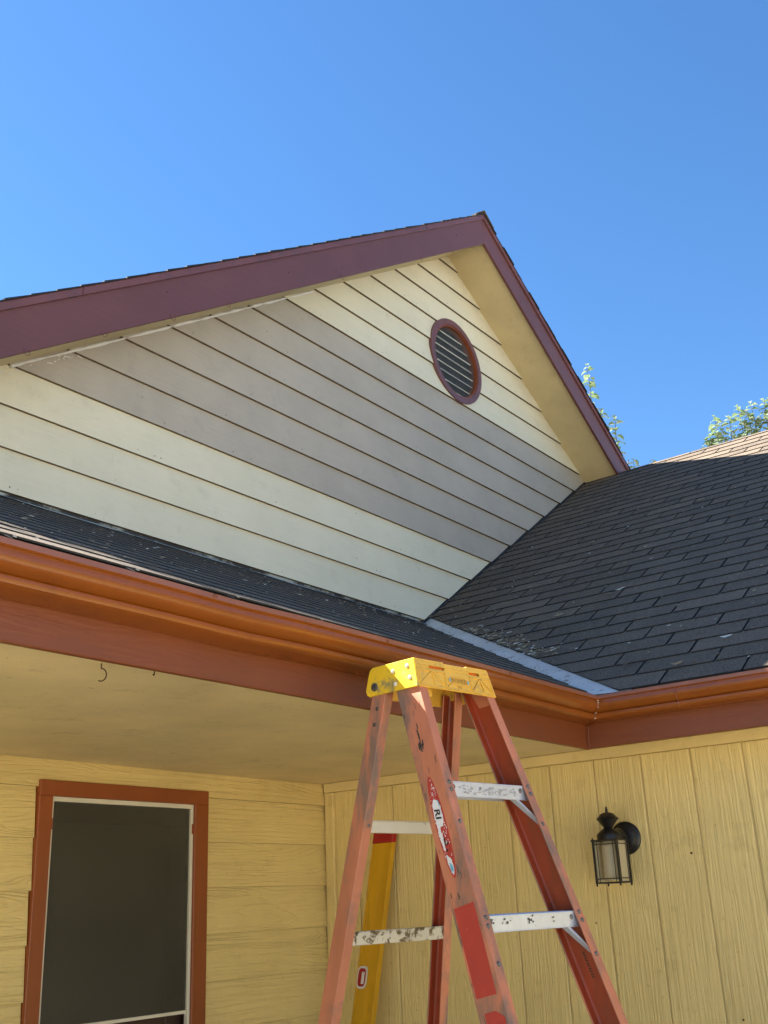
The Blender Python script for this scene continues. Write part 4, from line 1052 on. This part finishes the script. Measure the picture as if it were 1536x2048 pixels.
# ------------------------------------------------------------------ trees beyond the roof
def tree(base, tips, seed, label, crown_r, dense):
    random.seed(seed)
    t = empty('tree', (base[0], base[1], 0), label=label, category='tree', group='young trees beyond the roof')
    zt_ = min(p[2] for p in tips) - 1.0
    b = MB(); b.tube([(base[0], base[1], 0), (base[0] + .05, base[1] - .03, 1.2), (base[0] - .03, base[1] + .05, zt_)], [.11, .08, .05], 10); b.build('trunk', M['bark'], t, smooth=True)
    br = MB(); lf = MB()
    def leaf(p, d, L_):
        d = Vector(d).normalized(); side = d.cross(Vector((random.uniform(-.3, .3), random.uniform(-.3, .3), 1))).normalized()
        nrm = side.cross(d).normalized(); W_ = L_*.36; pts = []
        mid = [p, p + d*L_*.35 + Vector((0, 0, L_*.02)), p + d*L_*.7 - Vector((0, 0, L_*.10)), p + d*L_ - Vector((0, 0, L_*.32))]
        cup = nrm*L_*.10
        l = [mid[1] + side*W_ + cup, mid[2] + side*W_*.72 + cup]; r = [mid[1] - side*W_ + cup, mid[2] - side*W_*.72 + cup]
        lf.add([mid[0], mid[1], mid[2], mid[3], l[0], l[1], r[0], r[1]], [(0, 4, 1), (4, 5, 2, 1), (5, 3, 2), (0, 1, 6), (1, 2, 7, 6), (2, 3, 7)])
    for tp in tips:
        tp = Vector(tp); foot = Vector((base[0] + random.uniform(-.15, .15), base[1] + random.uniform(-.15, .15), zt_ - .2))
        knee = Vector((tp.x*.92 + base[0]*.08, tp.y*.92 + base[1]*.08, zt_ + .15))
        P = [foot, knee] + [knee + (tp - knee)*k/6 + Vector((random.uniform(-.012, .012), random.uniform(-.012, .012), 0)) for k in range(1, 7)]
        br.tube(P, [.03, .018] + [.012 - .0016*k for k in range(1, 7)], 6)
        Ls = (tp - knee).length; n = int(Ls/.052)
        for k in range(n):
            f = 1 - k*.052/Ls; p = knee + (tp - knee)*f
            for j in range(2 if k < 3 else 1 + (random.random() < dense)):
                an = k*2.4 + j*3.1 + random.uniform(-.4, .4)
                L_ = random.uniform(.085, .14)*(.7 if k < 2 else 1)
                leaf(p, (math.cos(an), math.sin(an), random.uniform(-.35, .45)), L_)
    # bushy crown below the shoots
    zc_ = zt_ + .1
    n = int(700*crown_r)
    for k in range(n):
        dx, dy, dz = random.gauss(0, .5), random.gauss(0, .5), random.gauss(0, .45)
        p = Vector((base[0] + dx*crown_r*1.1, base[1] + dy*crown_r*1.1, zc_ + dz*crown_r*.8 - .1))
        if p.z > zt_ + .15 + random.uniform(-.1, .1): continue
        leaf(p, (random.uniform(-1, 1), random.uniform(-1, 1), random.uniform(-.4, .4)), random.uniform(.06, .11))
    for k in range(14):
        an = random.uniform(0, 6.28); r = random.uniform(.3, 1)*crown_r*.8
        br.tube([(base[0], base[1], zt_ - .5), (base[0] + r*.5*math.cos(an), base[1] + r*.5*math.sin(an), zt_ - .2), (base[0] + r*math.cos(an), base[1] + r*math.sin(an), zt_ + random.uniform(0, .4))], [.03, .018, .006], 5)
    br.build('branches', M['bark'], t, smooth=True); lf.build('crown', M['leaf'], t)
tree((8.3, 3.5), [(8.29, 3.56, 6.01 + H), (8.33, 3.46, 5.30 + H), (8.39, 3.31, 5.18 + H)], 11, 'slender tree whose leafy shoots rise just right of the maroon rake board', .45, .5)
tree((8.5, 3.05), [(8.46, 3.16, 4.55 + H), (8.55, 2.93, 4.50 + H)], 12, 'low tree with only two leaf tips above the roof ridge, between its neighbours', .45, .5)
tree((8.9, 1.7), [(8.79, 2.30, 4.66 + H), (8.80, 2.24, 4.74 + H), (8.82, 2.16, 4.96 + H), (8.80, 2.19, 4.77 + H), (8.84, 2.1, 4.75 + H), (8.86, 2.0, 4.93 + H), (8.9, 1.87, 5.04 + H), (8.9, 1.83, 4.82 + H), (8.94, 1.72, 5.07 + H), (8.93, 1.77, 4.92 + H), (8.96, 1.66, 4.84 + H), (8.98, 1.57, 5.05 + H), (9.0, 1.50, 5.08 + H), (9.0, 1.42, 4.97 + H), (9.05, 1.3, 5.02 + H)], 13, 'bushy tree with several leafy shoots behind the sunlit roof ridge on the right', .8, .9)

def added_shade_tree():  # added tree out of view, crown shaped to cast shade on the porch roof
    random.seed(5)
    t = empty('tree', (-4.3, 4.9, 0), label='unseen leafy tree added left of the gable to shade the porch roof', category='tree')
    b = MB(); b.tube([(-4.3, 4.9, 0), (-4.2, 4.85, 2.5), (-4.0, 4.8, 4.6)], [.2, .15, .08], 12)
    for k in range(9):
        an = k*.7; b.tube([(-4.1, 4.85, 3.4 + .12*k), (-4.0 + .5*math.cos(an), 4.8 + .5*math.sin(an), 4.3 + .15*k), (-3.9 + 1.0*math.cos(an), 4.8 + 1.0*math.sin(an), 4.9 + .16*k)], [.06, .04, .012], 6)
    b.build('trunk', M['bark'], t, smooth=True)
    lf = MB()
    for k in range(6500):
        a = random.uniform(0, 6.283); r = math.sqrt(random.random())
        dx, dy = 1.05*r*math.cos(a), .55*r*math.sin(a)
        hh = .9*math.sqrt(max(0, 1 - r**4))
        p = Vector((-3.30 + dx, 4.75 + dy, TREEZ + random.uniform(-1, 1)*hh + .95*dy))
        d = Vector((random.gauss(0, 1), random.gauss(0, 1), random.gauss(0, .6))).normalized(); sd_ = d.cross(Vector((random.gauss(0, .4), random.gauss(0, .4), 1))).normalized()
        L_ = random.uniform(.09, .15)
        lf.add([p, p + d*L_*.5 + sd_*L_*.35, p + d*L_, p + d*L_*.5 - sd_*L_*.35], [(0, 1, 2, 3)])
    lf.build('crown', M['leaf'], t)
TREEZ = 6.58
added_shade_tree()
